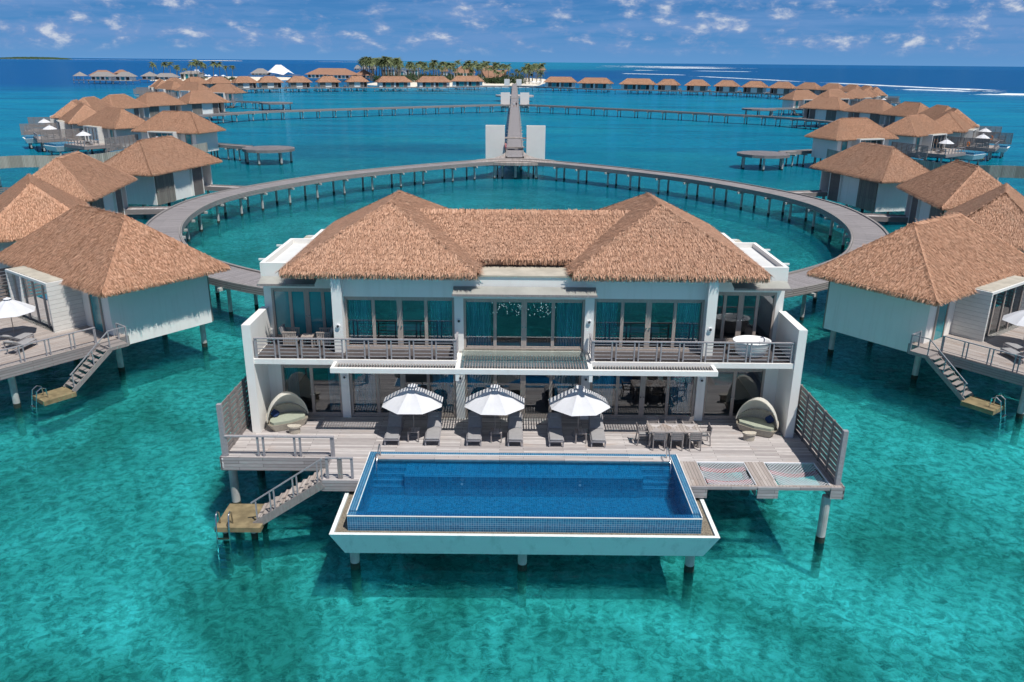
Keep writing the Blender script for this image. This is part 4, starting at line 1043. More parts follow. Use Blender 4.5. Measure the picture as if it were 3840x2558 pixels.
# balcony armchairs and table (left)
def lounge_chair(x, y, rz, lab):
    t = thing('lounge_chair', lab, 'chair', (x, y, 5.856), R(rz), group='slatted lounge chairs on the left balcony', org=(0, 0, 0))
    mb = MB()
    for i in range(7): mb.box(-.28 + i * .085, -.28 + i * .085 + .05, -.32, -.29, .12, .68)
    mb.box(-.3, .3, -.33, -.28, .66, .71); mb.build('side_frame', 'frame_wood', t)
    mb = MB()
    for i in range(7): mb.box(-.28 + i * .085, -.28 + i * .085 + .05, .29, .32, .12, .68)
    mb.box(-.3, .3, .28, .33, .66, .71); mb.build('side_frame', 'frame_wood', t)
    mb = MB(); mb.box(-.3, .3, -.28, .28, .22, .3); mb.build('seat', 'frame_wood', t)
    mb = MB(); mb.box(-.28, .28, -.27, .27, .302, .42); mb.build('cushion', 'fabric_grey', t)
    mb = MB(); mb.bar((-.24, 0, .44), (-.38, 0, .88), .5, .12, (1, 0, 0)); mb.build('back_cushion', 'fabric_grey', t)
lounge_chair(-10.0, 32.4, 0, 'slatted lounge chair at the left end of the left balcony'); lounge_chair(-8.55, 32.4, 180, 'slatted lounge chair right of the balcony coffee table')
t = thing('coffee_table', 'small pale timber table between the balcony lounge chairs', 'table', (-9.27, 32.35, 5.856))
mb = MB(); mb.box(-9.52, -9.02, 32.1, 32.6, 6.3, 6.35); mb.build('top', 'frame_wood', t)
for x in (-9.48, -9.06):
    for y in (32.14, 32.56): mb = MB(); mb.box(x - .03, x + .03, y - .03, y + .03, 5.857, 6.3); mb.build('leg', 'frame_wood', t)

# ------------------------------------------------------------------ pool deck
D = thing('pool_deck', 'weathered timber deck on piles in front of the two storey villa', 'deck', (0, 30, 0))
mb = MB(); mb.box(-12.05, 12.0, 28.45, 33.1, 2.38, 2.5); mb.box(-7.62, -6.25, 26.7, 28.45, 2.38, 2.5)
mb.build('floor', 'deck_x', D)
mb = MB()
for xa, xb in ((6.25, 6.9), (8.8, 9.58), (11.6, 12.0)): mb.box(xa, xb, 26.52, 28.448, 2.38, 2.5)
mb.box(6.9, 8.8, 26.52, 26.62, 2.385, 2.5); mb.box(9.58, 11.6, 26.52, 26.62, 2.385, 2.5)
mb.build('walk_plank', 'deck_y', D)
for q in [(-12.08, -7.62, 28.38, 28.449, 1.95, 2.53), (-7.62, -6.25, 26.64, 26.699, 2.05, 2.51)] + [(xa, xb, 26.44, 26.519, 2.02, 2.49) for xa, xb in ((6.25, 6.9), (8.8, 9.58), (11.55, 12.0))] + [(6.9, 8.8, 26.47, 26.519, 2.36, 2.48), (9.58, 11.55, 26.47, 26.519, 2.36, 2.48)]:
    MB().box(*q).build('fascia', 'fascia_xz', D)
mb = MB(); gx, gy = -12.03, 28.374
GL = [[((0, 0), (0, 1)), ((0, 1), (.6, .8)), ((.6, .8), (0, .5)), ((0, .5), (.6, .2)), ((.6, .2), (0, 0))], [((0, 0), (0, 1)), ((0, 0), (.6, 0))], [((0, 0), (0, 1)), ((0, 1), (.6, 1)), ((.6, 1), (.6, 0)), ((.6, 0), (0, 0))], [((0, 0), (0, 1)), ((0, 1), (.6, 0)), ((.6, 0), (.6, 1))]]
for k, g_ in enumerate(GL):
    for (ax_, ay_), (bx_, by_) in g_: mb.bar((gx + ax_ * .08, gy, 2.40 - k * .115 + ay_ * .08), (gx + bx_ * .08, gy, 2.40 - k * .115 + by_ * .08), .006, .018, (0, 1, 0))
mb.build('corner_lettering', 'acrylic', D)
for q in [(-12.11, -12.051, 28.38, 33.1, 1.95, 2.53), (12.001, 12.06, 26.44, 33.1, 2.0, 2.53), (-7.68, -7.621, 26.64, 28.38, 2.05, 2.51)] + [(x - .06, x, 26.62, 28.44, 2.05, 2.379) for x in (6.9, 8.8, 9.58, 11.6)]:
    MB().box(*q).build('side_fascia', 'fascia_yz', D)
mb = MB()
for y in (28.7, 30.6, 32.4): mb.box(-11.9, 11.9, y - .15, y + .15, 1.98, 2.379)
mb.build('joist', 'grey_wood', D)
railing(D, [(-11.95, 28.56), (-7.55, 28.56)], 2.5, .88, 0, 1.42, .22, post=.075, topw=.13)
railing(D, [(-7.5, 26.8), (-6.45, 26.8)], 2.5, .88, 0, .9, .16, post=.05)
mb = MB(); mb.box(-7.05, -6.88, 26.77, 26.85, 2.5, 3.38); mb.build('shower_post', 'grey_wood', D)
for x, y in ((-11.85, 28.9), (-11.8, 32), (11.55, 26.72), (11.4, 32.2), (-7, 31.8), (0, 31.8), (7, 31.8), (-3.5, 31.8), (3.5, 31.8)): pile(D, x, y, 2.0, .17)
# privacy fences
t = thing('privacy_fence', 'tall slatted timber fence along the left edge of the pool deck', 'fence', (-12, 30, 0)); slat_fence('', [(-11.95, 28.7), (-11.85, 33.0)], 2.5, 2.15, 5, t, 'slats')
mb = MB(); mb.box(-12.05, -11.87, 28.5, 28.68, 2.35, 4.75); mb.build('post', 'rail_wood', t)
t = thing('privacy_fence', 'tall slatted timber fence along the right edge of the pool deck', 'fence', (12, 30, 0)); slat_fence('', [(11.85, 26.85), (11.75, 33.0)], 2.5, 2.15, 7, t, 'slats')
mb = MB(); mb.box(11.77, 11.95, 26.62, 26.8, 2.35, 4.75); mb.build('post', 'rail_wood', t)
# lounging nets
for i, (xa, xb, lab) in enumerate(((6.9, 8.8, 'left'), (9.58, 11.6, 'right'))):
    mb = MB(); ya, yb = 26.62, 28.44; zz = lambda x, y: 2.46 - .16 * math.sin(math.pi * min(max((x - xa) / (xb - xa), 0), 1)) * math.sin(math.pi * min(max((y - ya) / (yb - ya), 0), 1))
    step = .135; n = int((xb - xa + yb - ya) / step)
    for k in range(n):
        for sg in (1, -1):
            c = xa - (yb - ya) * (sg > 0) + k * step if sg > 0 else xa + k * step
            pts = []
            for q in range(13):
                f = q / 12; y = ya + (yb - ya) * f; x = c + sg * (y - ya)
                if xa <= x <= xb: pts.append((x, y, zz(x, y)))
            for a, b in zip(pts, pts[1:]): mb.bar(a, b, .015, .012)
    for a, b in (((xa, ya), (xb, ya)), ((xb, ya), (xb, yb)), ((xb, yb), (xa, yb)), ((xa, yb), (xa, ya))): mb.tube([(a[0], a[1], 2.47), (b[0], b[1], 2.47)], .03, 6)
    mb.cur = 1
    for yc in ((27.0, 28.0) if i == 0 else (27.75,)): mb.grid(lambda u, v: (xa + .08 + (xb - xa - .16) * u, yc - .16 + .32 * v, zz(xa + (xb - xa) * u, yc) - .02), 10, 1)
    tag(mb.build('lounging_net', ['fabric_white', 'net_red'] if 'net_red' in M else ['fabric_white', 'red_net'], loc=((xa + xb) / 2, 27.5, 2.4)) if False else mb.build('lounging_net', ['fabric_white', 'faded_red'], loc=((xa + xb) / 2, 27.5, 2.4), recalc=False), 'white rope lounging net with red bands, %s of the two right of the pool' % lab, 'net', 'rope nets over the water')

# ------------------------------------------------------------------ main stairs and bathing platform
t = thing('sea_stairs', 'timber staircase from the pool deck down to the bathing platform', 'stairs', (-9, 27, 0))
mb = MB(); n = 11
for q in range(n):
    f = q / n; x = -7.7 - 2.55 * f; z = 2.4 - 1.72 * f
    mb.box(x - .26, x, 26.72, 27.75, z - .045, z)
    mb.box(x - .02, x, 26.74, 27.73, z - .16, z - .046) if q % 1 == 0 else None
mb.build('tread', 'deck_y', t)
for y in (26.66, 27.81): mb = MB(); mb.bar((-7.62, y, 2.33), (-10.35, y, .52), .07, .30); mb.build('stringer', 'grey_wood', t)
mb = MB(); mb.bar((-7.6, 26.72, 3.38), (-10.45, 26.72, 1.45), .05, .05)
for f in (0, .06, .36, .42, .70, .76, .97): mb.box(-7.65 - 2.7 * f - .025, -7.65 - 2.7 * f + .025, 26.70, 26.75, 2.35 - 1.79 * f, 3.34 - 1.83 * f)
mb.build('handrail', 'rail_wood', t)
t = thing('bathing_platform', 'algae stained square platform at the foot of the main sea stairs', 'platform', (-10.9, 27.2, 0))
mb = MB(); mb.box(-11.8, -10.05, 26.3, 28.05, .42, .62); mb.build('slab', 'algae_wood', t)
for x, y in ((-11.5, 26.6), (-10.4, 26.6), (-11.5, 27.8), (-10.4, 27.8)): pile(t, x, y, .42, .12)
t = thing('swim_ladder', 'steel swim ladder hanging off the front of the main bathing platform', 'ladder', (-11.4, 26.3, 0))
for x in (-11.68, -11.2): mb = MB(); mb.tube([(x, 26.62, .62), (x, 26.58, 1.12), (x, 26.45, 1.22), (x, 26.28, 1.15), (x, 26.18, .5), (x, 26.0, -1.3)], .028, 10); mb.build('rail', 'steel', t, smooth=True)
for q in range(5): mb = MB(); mb.box(-11.68, -11.2, 26.08 - q * .03, 26.2 - q * .03, .2 - q * .30, .24 - q * .30); mb.build('rung', 'steel', t)

# ------------------------------------------------------------------ swimming pool
P = thing('swimming_pool', 'raised infinity pool with blue mosaic tiles over the lagoon', 'pool', (0, 26.5, 0))
mb = MB()
xo, xi = 6.22, 5.93; yf, yb_, yfi, ybi = 24.25, 29.0, 24.52, 28.78
zt = 2.52
for (a, b, c, d, zz) in ((-xo, xo, ybi, yb_, zt), (-xo, xo, yf, yfi, 2.452), (-xo, -xi, yfi, ybi, zt), (xi, xo, yfi, ybi, zt)): mb.box(a, b, c, d, 1.7, zz)
mb.build('rim', 'coping_tile', P)
mb = MB(); e = .008
for (a, b, c, d) in ( (-xi - .02, xi + .02, ybi - .02, ybi + .004), (-xo - e, -xo + .02, yf, yb_), (xo - .02, xo + e, yf, yb_), (-xi - .012, -xi + .006, yfi, ybi), (xi - .006, xi + .012, yfi, ybi)): mb.box(a, b, c, d, zt - .012, zt + .012)
mb.box(-xo - e, xo + e, yf - e, yf + .018, 2.44, 2.475)
mb.build('edge_trim', 'white_paint', P)
mb = MB(); mb.box(-xi, xi, yfi, ybi, 1.36, 1.4)
mb.box(-xi, -xi + .02, yfi, ybi, 1.4, 2.5); mb.box(xi - .02, xi, yfi, ybi, 1.4, 2.5); mb.box(-xi, xi, yfi, yfi + .02, 1.4, 2.45); mb.box(-xi, xi, ybi - .02, ybi, 1.4, 2.5)
mb.build('basin', 'pool_tile', P)
mb = MB(); mb.box(-4.65, 4.65, 27.45, ybi - .021, 1.401, 2.26); mb.build('shelf', 'pool_tile', P)
mb = MB()
for s in (-1, 1):
    for q in range(4):
        mb.box(s * 4.67, s * (xi - .021), 27.5 + q * .24, ybi - .022 if q == 3 else 27.5 + (q + 1) * .24 - .001, 1.402, 1.78 + q * .15)
mb.build('steps', 'pool_tile', P)
mb = MB()
for s in (-1, 1):
    for q in range(4): y = 27.5 + q * .24; mb.box(s * 4.68, s * (xi - .03), y - .006, y + .035, 1.78 + q * .15, 1.788 + q * .15)
mb.box(-4.65, 4.65, 27.445, 27.50, 2.26, 2.268)
mb.build('step_edge', 'coping_dark', P) if 'coping_dark' in M else mb.build('step_edge', 'step_blue', P)
mb = MB(); mb.face([(-xi, yf + .005, 2.465), (xi, yf + .005, 2.465), (xi, ybi, 2.465), (-xi, ybi, 2.465)]); mb.build('pool_surface', 'pool_water', P, recalc=False)
for s in (-1, 1):
    mb = MB(); x = s * 5.75
    mb.tube([(x, 28.7, 2.1), (x, 28.7, 2.95), (x, 28.62, 3.05), (x, 28.4, 3.05), (x, 27.9, 2.75), (x, 27.75, 2.6), (x, 27.72, 1.6)], .024, 10); mb.build('handrail', 'steel', P, smooth=True)
for x in (-2.4, 2.2): mb = MB(); mb.tube([(x, 27.449, 1.95), (x, 27.435, 1.95)], .05, 12); mb.build('pool_light', 'fabric_white', P)
# overflow trough
mb = MB()
def ringq(a, b):
    n = len(a); mb.add(a + b, [(i, (i + 1) % n, (i + 1) % n + n, i + n) for i in range(n)])
yt0, yt1 = 24.0, 27.95
top = [(-6.80, 23.86, 1.95), (6.80, 23.86, 1.95), (6.80, 28.2, 1.95), (-6.80, 28.2, 1.95)]
tin = [(-6.66, 24.0, 1.95), (6.66, 24.0, 1.95), (6.66, 28.2, 1.95), (-6.66, 28.2, 1.95)]
tfl = [(x, y, 1.80) for x, y, z in tin]
bot = [(-6.40, 24.35, .88), (6.40, 24.35, .88), (6.40, 28.2, .88), (-6.40, 28.2, .88)]
ringq(bot, top); ringq(top, tin); ringq(tin, tfl); mb.face(bot[::-1])
tr = mb.build('trough', 'trough_bounce_paint', P) if 'trough_bounce_paint' in M else mb.build('trough', 'white_paint', P)
mb = MB()
for (a, b, c, d) in ((-6.65, 6.65, 24.01, 24.24), (-6.65, -6.24, 24.24, 28.1), (6.24, 6.65, 24.24, 28.1)): mb.box(a, b, c, d, 1.801, 1.87)
rg = random.Random(2)
for _ in range(2600):
    k = rg.random()
    if k < .6: x, y = rg.uniform(-6.6, 6.6), rg.uniform(24.03, 24.22)
    elif k < .8: x, y = rg.uniform(-6.62, -6.27), rg.uniform(24.2, 28.1)
    else: x, y = rg.uniform(6.27, 6.62), rg.uniform(24.2, 28.1)
    r_ = rg.uniform(.015, .035); z = 1.865
    mb.add([(x + r_, y, z), (x, y + r_, z), (x - r_, y, z), (x, y - r_, z), (x, y, z + r_)], [(0, 1, 4), (1, 2, 4), (2, 3, 4), (3, 0, 4)])
mb.build('gravel', 'gravel', P, kind='stuff')
for x in (-6.15, -.05, 6.05):
    pile(P, x, 24.75, .88, .17)
for x in (-6.15, -.05, 6.05): pile(P, x, 27.6, .88, .17)

# ------------------------------------------------------------------ far resort buildings
def far_house(name, label, x0, x1, y, depth, zb, ze, zt, roofm='grey_thatch', wallm='white_paint', piles=True, inset=None, cat='building', pyramid=False, group=None):
    t = thing(name, label, cat, ((x0 + x1) / 2, y, 0), group=group)
    o = (x1 - x0) * .05
    fz = 2.4 if piles else 1.0
    mb = MB(); mb.box(x0 + o + .6, x1 - o - .6, y + .9, y + depth - .9, fz, ze + .1); mb.build('wall', wallm, t)
    n = max(2, int((x1 - x0) / 4))
    for i in range(n):
        xa = x0 + o + 1.0 + (x1 - x0 - 2 * o - 2) * i / n; mb = MB(); mb.box(xa, xa + (x1 - x0 - 2 * o - 2) / n * .62, y + .8, y + .899, fz + .3, ze - .3); mb.build('window', 'frosted_glass' if i % 2 else 'dark_room', t)
    mb = MB()
    if pyramid: fs = [[(x0, y, ze), (x1, y, ze), ((x0 + x1) / 2, y + depth / 2, zt)], [(x1, y, ze), (x1, y + depth, ze), ((x0 + x1) / 2, y + depth / 2, zt)], [(x1, y + depth, ze), (x0, y + depth, ze), ((x0 + x1) / 2, y + depth / 2, zt)], [(x0, y + depth, ze), (x0, y, ze), ((x0 + x1) / 2, y + depth / 2, zt)]]
    else: fs = hip_faces(x0, x1, y, y + depth, ze, zt, inset=min(depth / 2, (x1 - x0) * .35))
    for f in fs: mb.face(f)
    mb.face([(x0, y, ze - .02), (x0, y + depth, ze - .02), (x1, y + depth, ze - .02), (x1, y, ze - .02)])
    mb.build('roof', roofm, t)
    if piles:
        mb = MB(); mb.box(x0 - 1, x1 + 1, y - 1.5, y + depth, 2.1, 2.4); mb.build('deck', 'grey_wood', t)
        k = max(2, int((x1 - x0) / 4))
        for i in range(k + 1): pile(t, x0 + (x1 - x0) * i / k, y - .8, 2.1, .2)
    return t
g = thing('gazebo', 'open overwater gazebo with pointed grey roof at the far left', 'gazebo', (-317, 608, 0))
mb = MB(); cx, cy = -317, 611
for i in range(8):
    a, b = R(45 * i + 22.5), R(45 * i + 67.5); mb.face([(cx + 5.2 * math.cos(a), cy + 5.2 * math.sin(a), 5.0), (cx + 5.2 * math.cos(b), cy + 5.2 * math.sin(b), 5.0), (cx, cy, 8.0)])
mb.build('roof', 'grey_thatch', g)
for dx in (-3.6, -1.3, 1.3, 3.6): mb = MB(); mb.box(cx + dx - .1, cx + dx + .1, cy - 3.4, cy - 3.2, 2.4, 5.1); mb.build('post', 'rail_wood', g)
mb = MB(); mb.box(cx - 4, cx + 4, cy - 4, cy + 4, 2.1, 2.4); mb.build('deck', 'grey_wood', g)
for dx in (-3.6, 0, 3.6): pile(g, cx + dx, cy - 3.4, 2.1, .2)
far_house('spa_pavilion', 'terracotta roofed overwater pavilion right of the far left gazebo', -313, -296, 614, 11, 0, 5.4, 9.1, 'terracotta_thatch')
far_house('spa_pavilion', 'grey roofed overwater pavilion, left of the two in front', -307, -290, 603, 9, 0, 4.9, 8.1)
far_house('spa_pavilion', 'small terracotta roof rising behind the grey overwater pavilions', -301, -292, 628, 9, 0, 6.8, 9.3, 'terracotta_thatch')
far_house('spa_pavilion', 'grey roofed overwater pavilion, right of the two in front', -287, -273, 598, 9, 0, 5.1, 8.3)
far_house('spa_pavilion', 'pointed grey roof pavilion beside the left sand spit', -286.5, -275.5, 640, 11, 0, 4.6, 8.0, pyramid=True)
far_house('spa_pavilion', 'low long grey roofed pavilion behind the left villa cluster', -278.5, -260.5, 644, 9, 0, 4.1, 6.9)
far_house('beach_bar', 'open grey roofed building among the palms on the left spit', -286, -267, 712, 12, 1, 5.5, 7.8, piles=False)
far_house('boat_house', 'grey roofed overwater building left of the white tent', -274, -255, 867, 14, 0, 3.9, 8.7)
far_house('restaurant', 'wide terracotta roofed overwater restaurant behind the far villas', -189, -143, 752, 22, 0, 5.2, 10.6, 'terracotta_thatch')
far_house('restaurant', 'lower terracotta roofed restaurant wing with skylights', -163, -142, 731, 13, 0, 5.2, 9.2, 'terracotta_thatch')
far_house('pyramid_pavilion', 'pointed brown roofed pavilion left of the palm grove', -147, -129, 760, 15, 0, 4.6, 9.8, 'terracotta_thatch', pyramid=True)
far_house('resort_house', 'brown roofed house deep in the palm grove', -89, -79, 1000, 10, 1, 6, 11, 'terracotta_thatch', piles=False)
far_house('resort_house', 'pair roofed brown house in the middle of the palm grove', -66, -42, 889, 16, 1, 6, 12.8, 'terracotta_thatch', piles=False)
far_house('resort_house', 'high brown gabled roof behind the angular roof', -41, -20, 985, 14, 1, 7.2, 13.2, 'terracotta_thatch', piles=False)
far_house('staff_building', 'white two storey block with small windows in the palms', -132, -121, 930, 10, 1, 6.8, 7.0, 'pale_flat_roof', piles=False)
far_house('long_shed', 'long blue grey roof behind the palm grove', -158, -110, 985, 14, 1, 7.6, 9.6, 'solar_blue', piles=False)
for i in range(3): far_house('pier_villa', 'brown roofed overwater villa beyond the right end of the palms, %s from the left' % ORDW[i], 12 + i * 13.5, 24 + i * 13.5, 1350 + 14 * i, 12, 0, 5, 9.6, 'terracotta_thatch', group='far pier villas')
for i in range(3): far_house('pier_villa', 'small grey roofed villa left of the palm grove horizon, %s from the left' % ORDW[i], -268 + i * 13, -257 + i * 13, 1400, 12, 0, 4.6, 10, 'grey_thatch', group='far grey villas')
t = thing('main_pavilion', 'large angular brown roof sweeping up to the right on the beach', 'building', (-18, 738, 0))
mb = MB(); mb.add([(-29, 738, 9.4), (-6, 738, 10.9), (-13.5, 730, 4.2), (-25.5, 732, 4.0), (-28, 750, 5), (-10, 752, 5)], [(0, 3, 2, 1), (0, 1, 5, 4)]); mb.build('roof', 'terracotta_thatch', t)
mb = MB(); mb.box(-26, -12, 737, 747, 1, 5); mb.build('wall', 'room_wall', t)
# white tent
t = thing('wedding_tent', 'white peaked tensile tent on an overwater deck', 'tent', (-245, 877, 0))
mb = MB(); a = [(-258.5, 872, 4.0), (-254, 868, 5.0), (-246, 866, 4.0), (-240, 870, 2.5), (-236, 874, 5.5), (-231, 880, 3.2), (-238, 890, 5), (-250, 890, 5)]
n = len(a); pk = [(-249, 877, 12.4), (-243.5, 877, 12.4)]
mb.add(a + pk, [(0, 1, 8), (1, 2, 8), (2, 3, 8), (3, 4, 9), (3, 9, 8), (4, 5, 9), (5, 6, 9), (6, 7, 9), (7, 8, 9), (7, 0, 8)]); mb.build('canopy', 'fabric_white', t, recalc=False)
mb = MB(); mb.box(-262, -228, 868, 892, 2.0, 2.4); mb.build('deck', 'grey_wood', t)
for x in (-257, -250, -243, -236, -230): pile(t, x, 869, 2.0, .25)
# yacht
t = thing('motor_yacht', 'white motor yacht moored behind the left palms', 'boat', (-395, 1040, 0))
mb = MB(); mb.prism([(-402, 1040), (-399, 1038.4), (-389, 1038.6), (-389, 1041.6), (-399, 1041.6)], -.2, 1.6); mb.build('hull', 'acrylic', t)
mb = MB(); mb.prism([(-399.5, 1040), (-397, 1038.9), (-390.5, 1038.9), (-390.5, 1041), (-397, 1041)], 1.6, 3.4); c = mb.build('cabin', 'acrylic', t)
mb = MB(); mb.box(-397, -391, 1038.85, 1038.899, 2.3, 2.9); mb.build('window', 'dark_room', c)
mb = MB(); mb.box(-396.5, -391.5, 1039.2, 1040.8, 3.4, 5.0); mb.box(-396, -391.8, 1039.2, 1040.8, 5.3, 5.45); mb.build('flybridge', 'acrylic', t)
mb = MB(); mb.tube([(-394, 1040, 5.4), (-394.4, 1040, 8)], .1, 6); mb.build('mast', 'acrylic', t)
# beach parasols
for i, x in enumerate((-291, -286, -281, -277, -268)):
    mb = MB(); y = 770 + (i % 2) * 6; mb.add([(x + 2.2 * math.cos(R(45 * k)), y + 2.2 * math.sin(R(45 * k)), 3.0) for k in range(8)] + [(x, y, 3.9)], [(k, (k + 1) % 8, 8) for k in range(8)]); mb.tube([(x, y, 1), (x, y, 3.8)], .06, 6)
    tag(mb.build('beach_parasol', 'foam', loc=(x, y, 1)), 'white beach parasol on the left sand spit, %s from the left' % ORDW[i], 'parasol', 'beach parasols on the spit')
for i, x in enumerate((14, 18, 22, 27)):
    mb = MB(); y = 640; mb.add([(x + 1.9 * math.cos(R(45 * k)), y + 1.9 * math.sin(R(45 * k)), 3.0) for k in range(8)] + [(x, y, 3.7)], [(k, (k + 1) % 8, 8) for k in range(8)]); mb.tube([(x, y, 1), (x, y, 3.6)], .06, 6)
    tag(mb.build('beach_parasol', 'foam', loc=(x, y, 1)), 'white beach parasol right of the jetty head, %s from the left' % ORDW[i], 'parasol', 'beach parasols right of the jetty')

# ------------------------------------------------------------------ palms and shrubs
def palm_meshes(seed, H):
    r = random.Random(seed)
    lean = r.uniform(-.14, .14), r.uniform(-.1, .1)
    pts = [(lean[0] * H * (k / 7) ** 1.7, lean[1] * H * (k / 7) ** 1.7, H * k / 7) for k in range(8)]
    tr = MB(); tr.tube(pts, [.30 - .025 * k for k in range(8)], 7)
    cr = MB(); top = Vector(pts[-1])
    for i in range(22):
        a = r.uniform(0, 6.283); el = r.uniform(-.35, 1.15); L = r.uniform(3.8, 5.3)
        d = Vector((math.cos(a), math.sin(a), 0)); side = Vector((-d.y, d.x, 0)); prev = top
        for k in range(1, 9):
            f = k / 8; p = top + d * L * f * math.cos(el * (1 - f * .5)) + Vector((0, 0, L * (math.sin(el) * f - .75 * f * f)))
            w = 1.0 * math.sin(math.pi * min(f + .12, 1)) + .1
            for s_ in (-1, 1):
                q = (prev + p) / 2 + side * s_ * w + Vector((0, 0, -.35 * w))
                cr.face([prev, p, q + (p - prev) * .35, q])
            prev = p
    return tr, cr
PALM = []
for k in range(6):
    tr, cr = palm_meshes(k + 11, 12.0)
    t = thing('palm_tree', '', 'palm tree', (0, 0, 0))
    tr.build('trunk', 'palm_trunk', t); cr.build('crown', 'palm_leaf', t, recalc=False); PALM.append(t)
pr = random.Random(21)
def palm(x, y, top, label, group):
    src = pr.choice(PALM); s_ = (top - 1 - .8) / 12.0
    o = place(src, (x, y, 1.0), pr.uniform(0, 6.28), label); o.scale = (max(s_, .75), max(s_, .75), s_); o['group'] = group; return o
for i, (x, y, tp) in enumerate(((-302, 702, 14.5), (-296, 706, 14.6), (-290, 706, 14.6), (-284, 704, 12.4), (-277, 700, 10), (-270, 698, 14.8), (-267, 705, 16.4), (-262, 705, 15), (-256, 712, 15.3), (-252, 716, 14.9), (-248, 722, 12.2), (-243, 722, 12.4), (-287, 712, 11), (-265, 715, 13))):
    palm(x, y, tp, 'coconut palm on the left sand spit, %s from the left' % ('leftmost', *ORDW[1:])[i] if i < 12 else 'shorter coconut palm on the left spit %s' % ('near its left end', 'in the middle of the palms')[i - 12], 'coconut palms on the left spit')
zones = [(-140, -104, 700, 860, 44, 16, 20), (-104, -60, 700, 950, 34, 11, 18.5), (-60, -15, 680, 950, 38, 10, 18.5), (-15, 24, 650, 900, 36, 8, 17)]
for q, (xa, xb, ya, yb2, n, h0, h1) in enumerate(zones):
    lab = ('tall coconut palm in the dense grove at the left end of the island', 'coconut palm around the white block in the middle of the grove', 'coconut palm around the brown roofs of the island', 'coconut palm at the right end of the island behind the jetty head')[q]
    for i in range(n): y = pr.uniform(ya, yb2); x = pr.uniform(xa, xb) * y / 760; palm(x, y, pr.uniform(h0, h1), lab, ('palms of the left grove', 'palms of the middle grove', 'palms among the brown roofs', 'palms behind the jetty head')[q])
def shrub_mass(name, label, n, xa, xb, ya, yb2, h, seed, group=None):
    r = random.Random(seed); mb = MB()
    for _ in range(n):
        cx, cy = r.uniform(xa, xb), r.uniform(ya, yb2); hh = h * r.uniform(.4, 1); rr = r.uniform(1.5, 3.2)
        for _ in range(90):
            a, e = r.uniform(0, 6.283), math.asin(r.uniform(0, 1)); k = r.uniform(.6, 1.05)
            p = Vector((cx + rr * k * math.cos(a) * math.cos(e), cy + rr * k * math.sin(a) * math.cos(e), 1 + hh * k * math.sin(e)))
            u = Vector((r.uniform(-1, 1), r.uniform(-1, 1), r.uniform(-1, 1))).normalized() * .45; w = u.cross(Vector((r.uniform(-1, 1), r.uniform(-1, 1), 1))).normalized() * .4
            mb.face([p - u, p + w, p + u, p - w])
    tag(mb.build(name, 'bush_leaf', recalc=False), label, kind='stuff')
shrub_mass('shrubbery', 'dense low green shrubs under the island palms', 190, -122, 8, 670, 880, 6.5, 1)
shrub_mass('shrubbery', 'low green shrubs on the left sand spit', 26, -300, -225, 692, 760, 2.6, 2)
shrub_mass('shrubbery', 'rounded dark tree and bushes behind the left beach tower', 34, -22, 6, 655, 700, 6, 3)

# ------------------------------------------------------------------ people and life rings
def person(x, y, z, rz, top, label, h=1.7):
    me = bpy.data.meshes.new('person'); k = h / 1.7
    J = [(0, 0, .92, .13), (0, 0, 1.18, .12), (0, 0, 1.40, .14), (0, 0, 1.48, .06), (0, .01, 1.60, .095), (0, .01, 1.68, .07), (.09, 0, .88, .10), (.10, .05, .48, .065), (.10, .02, .06, .045), (.10, .14, .03, .04), (-.09, 0, .88, .10), (-.10, -.06, .48, .065), (-.10, -.14, .08, .045), (-.10, -.04, .03, .04),
         (.20, 0, 1.38, .055), (.25, -.02, 1.10, .042), (.25, .08, .86, .032), (.25, .10, .78, .03), (-.20, 0, 1.38, .055), (-.25, .03, 1.10, .042), (-.25, .12, .88, .032), (-.25, .14, .80, .03)]
    E_ = [(0, 1), (1, 2), (2, 3), (3, 4), (4, 5), (0, 6), (6, 7), (7, 8), (8, 9), (0, 10), (10, 11), (11, 12), (12, 13), (2, 14), (14, 15), (15, 16), (16, 17), (2, 18), (18, 19), (19, 20), (20, 21)]
    me.from_pydata([(a * k, b * k, c * k) for a, b, c, _ in J], E_, [])
    o = bpy.data.objects.new('person', me); COL.objects.link(o); o.location = (x, y, z); o.rotation_euler = (0, 0, R(rz))
    md = o.modifiers.new('Skin', 'SKIN'); 
    for i, sv in enumerate(me.skin_vertices[0].data if me.skin_vertices else []): sv.radius = (J[i][3] * k,) * 2
    if me.skin_vertices: me.skin_vertices[0].data[0].use_root = True
    o.modifiers.new('Sub', 'SUBSURF').levels = 1
    me.materials.append(M['skin']); tag(o, label, 'person')
    c = MB(); c.tube([(0, 0, .60 * k), (0, 0, .95 * k), (0, 0, 1.15 * k), (0, 0, 1.43 * k)], [.19 * k, .17 * k, .15 * k, .19 * k], 12)
    s_ = c.build('clothing', top, None, smooth=True); s_.parent = o; s_.location = (0, 0, 0)
    c = MB(); c.grid(lambda u, v: (.105 * k * math.sin(math.pi * u) * math.cos(6.283 * v), -.02 + .11 * k * math.sin(math.pi * u) * math.sin(6.283 * v), 1.64 * k + .10 * k * math.cos(math.pi * u)), 6, 10)
    s_ = c.build('hair', 'dark_cloth', None, smooth=True); s_.parent = o
    return o
person(-.6, 286, 2.76, 10, 'fabric_white', 'person in white walking along the jetty between the tower pairs')
person(.25, 287, 2.76, 5, 'dark_cloth', 'person in dark clothes walking on the jetty beside the one in white')
person(-1.95, 143.0, 2.62, 90, 'pink_cloth', 'person in pink standing beside the near left white tower', 1.6)
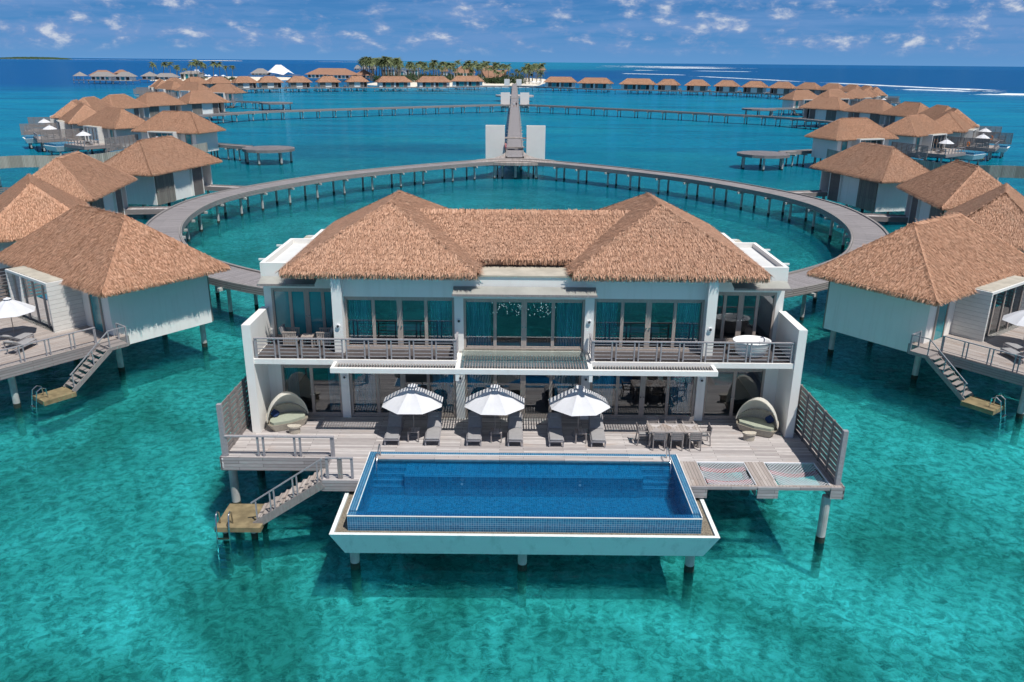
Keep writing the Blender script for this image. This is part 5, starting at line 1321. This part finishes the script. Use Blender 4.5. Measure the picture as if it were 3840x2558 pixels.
for D_, side, s, idx in ((RH, 'right', -1, (1, 2)),):
    for i in idx:
        h = D_['B'][i]; p = on_deck(h, s, 6.15, 7.6); mb = MB()
        for a in range(20):
            pass
        a0 = R(h[2])
        tmb = MB()
        def tor(u, v): A = 6.283 * u; B = 6.283 * v; rr = .36 + .085 * math.cos(B); return (p[0] + .085 * math.sin(B) * math.cos(a0), p[1] + rr * math.cos(A), 3.6 + rr * math.sin(A))
        tmb.grid(tor, 20, 8)
        tag(tmb.build('life_ring', 'orange_ring', loc=p, smooth=True), 'orange life ring on the fence of the %s villa in the middle right-hand cluster' % ORDW[i], 'life ring')

# ------------------------------------------------------------------ world, sun, camera
sd = Vector((.34, -.36, 1)).normalized(); el = math.asin(sd.z)
w = bpy.data.worlds.new('World'); scene.world = w; w.use_nodes = True; nt = w.node_tree; nt.nodes.clear()
t = NT.__new__(NT); t.t = nt; t.m = None
out = nt.nodes.new('ShaderNodeOutputWorld')
sky = t.n('TexSky', sky_type='NISHITA', sun_disc=False); sky.sun_elevation = el; sky.sun_rotation = math.atan2(sd.x, sd.y); sky.altitude = 0; sky.air_density = 1.0; sky.dust_density = .3; sky.ozone_density = 3
gen = t.n('TexCoord').outputs['Generated']; sp = t.n('SeparateXYZ', ins={0: gen})
az = t.math('DIVIDE', sp.outputs[0], t.math('MAXIMUM', sp.outputs[1], .05)); elv = sp.outputs[2]
low = t.ramp(t.n('MapRange', ins={0: elv, 1: 0.0, 2: .12}).outputs[0], [(0, (.15, .36, .70)), (.25, (.09, .295, .63)), (.62, (.06, .235, .56)), (.8, (.03, .13, .36)), (1, (.018, .085, .26))])
low = t.n('VectorMath', operation='SCALE', ins={0: low, 3: 10.5}).outputs[0]
skyb = t.mix(1.0, sky.outputs[0], (.30, .33, .38), 'MULTIPLY')
skyc = t.mix(t.n('MapRange', interpolation_type='SMOOTHSTEP', ins={0: elv, 1: .06, 2: .25}).outputs[0], low, skyb)
def cl(fx, fy, off, det, rg, ds):
    v = t.n('CombineXYZ', ins={0: t.math('MULTIPLY', az, fx), 1: t.math('MULTIPLY', elv, fy), 2: off}).outputs[0]
    return t.noise(v, 1.0, det, rg, ds)
puff = t.math('ADD', t.math('MULTIPLY', cl(27, 62, 0.0, 9, .6, .15), .76), t.math('MULTIPLY', cl(7, 26, 7.0, 3, .5, 0), .24))
veil = cl(6, 60, 3.0, 6, .6, .1)
band = t.n('MapRange', interpolation_type='SMOOTHSTEP', ins={0: elv, 1: .004, 2: .022}).outputs[0]
c1 = t.mix(t.math('MULTIPLY', t.ramp(veil, [(.40, .0), (.62, .75)]), band), skyc, (1.9, 3.7, 7.2))
lit = t.mix(t.n('MapRange', ins={0: puff, 1: .54, 2: .66}).outputs[0], (3.0, 4.1, 7.0), (8.0, 8.5, 9.4))
c2 = t.mix(t.math('MULTIPLY', t.ramp(puff, [(.485, .0), (.64, .85)]), band), c1, lit)
bg = t.n('Background', ins={'Color': c2, 'Strength': .08}); nt.links.new(bg.outputs[0], out.inputs[0])
sun = bpy.data.lights.new('Sun', 'SUN'); sun.energy = 4.8; sun.angle = R(.5); sun.color = (1, .95, .88)
so = bpy.data.objects.new('Sun', sun); COL.objects.link(so); so.rotation_euler = sd.to_track_quat('Z', 'Y').to_euler(); so.location = (20, -20, 60)
cam = bpy.data.cameras.new('Camera'); cam.lens = 28.0; cam.sensor_width = 36; cam.clip_end = 200000; cam.clip_start = .5
co = bpy.data.objects.new('Camera', cam); COL.objects.link(co); co.location = (-.5, 0, 17.5)
th = math.atan(642 / 1831)
co.matrix_world = Matrix.Translation((-.5, 0, 17.5)) @ Matrix.Rotation(math.pi / 2 - th, 4, 'X') @ Matrix.Rotation(.0092, 4, 'Z')
scene.camera = co
scene.view_settings.view_transform = 'Standard'; scene.view_settings.look = 'None'; scene.view_settings.exposure = .06; scene.view_settings.gamma = 1
scene.cycles.transparent_max_bounces = 12; scene.cycles.max_bounces = 6; scene.cycles.sample_clamp_indirect = 4
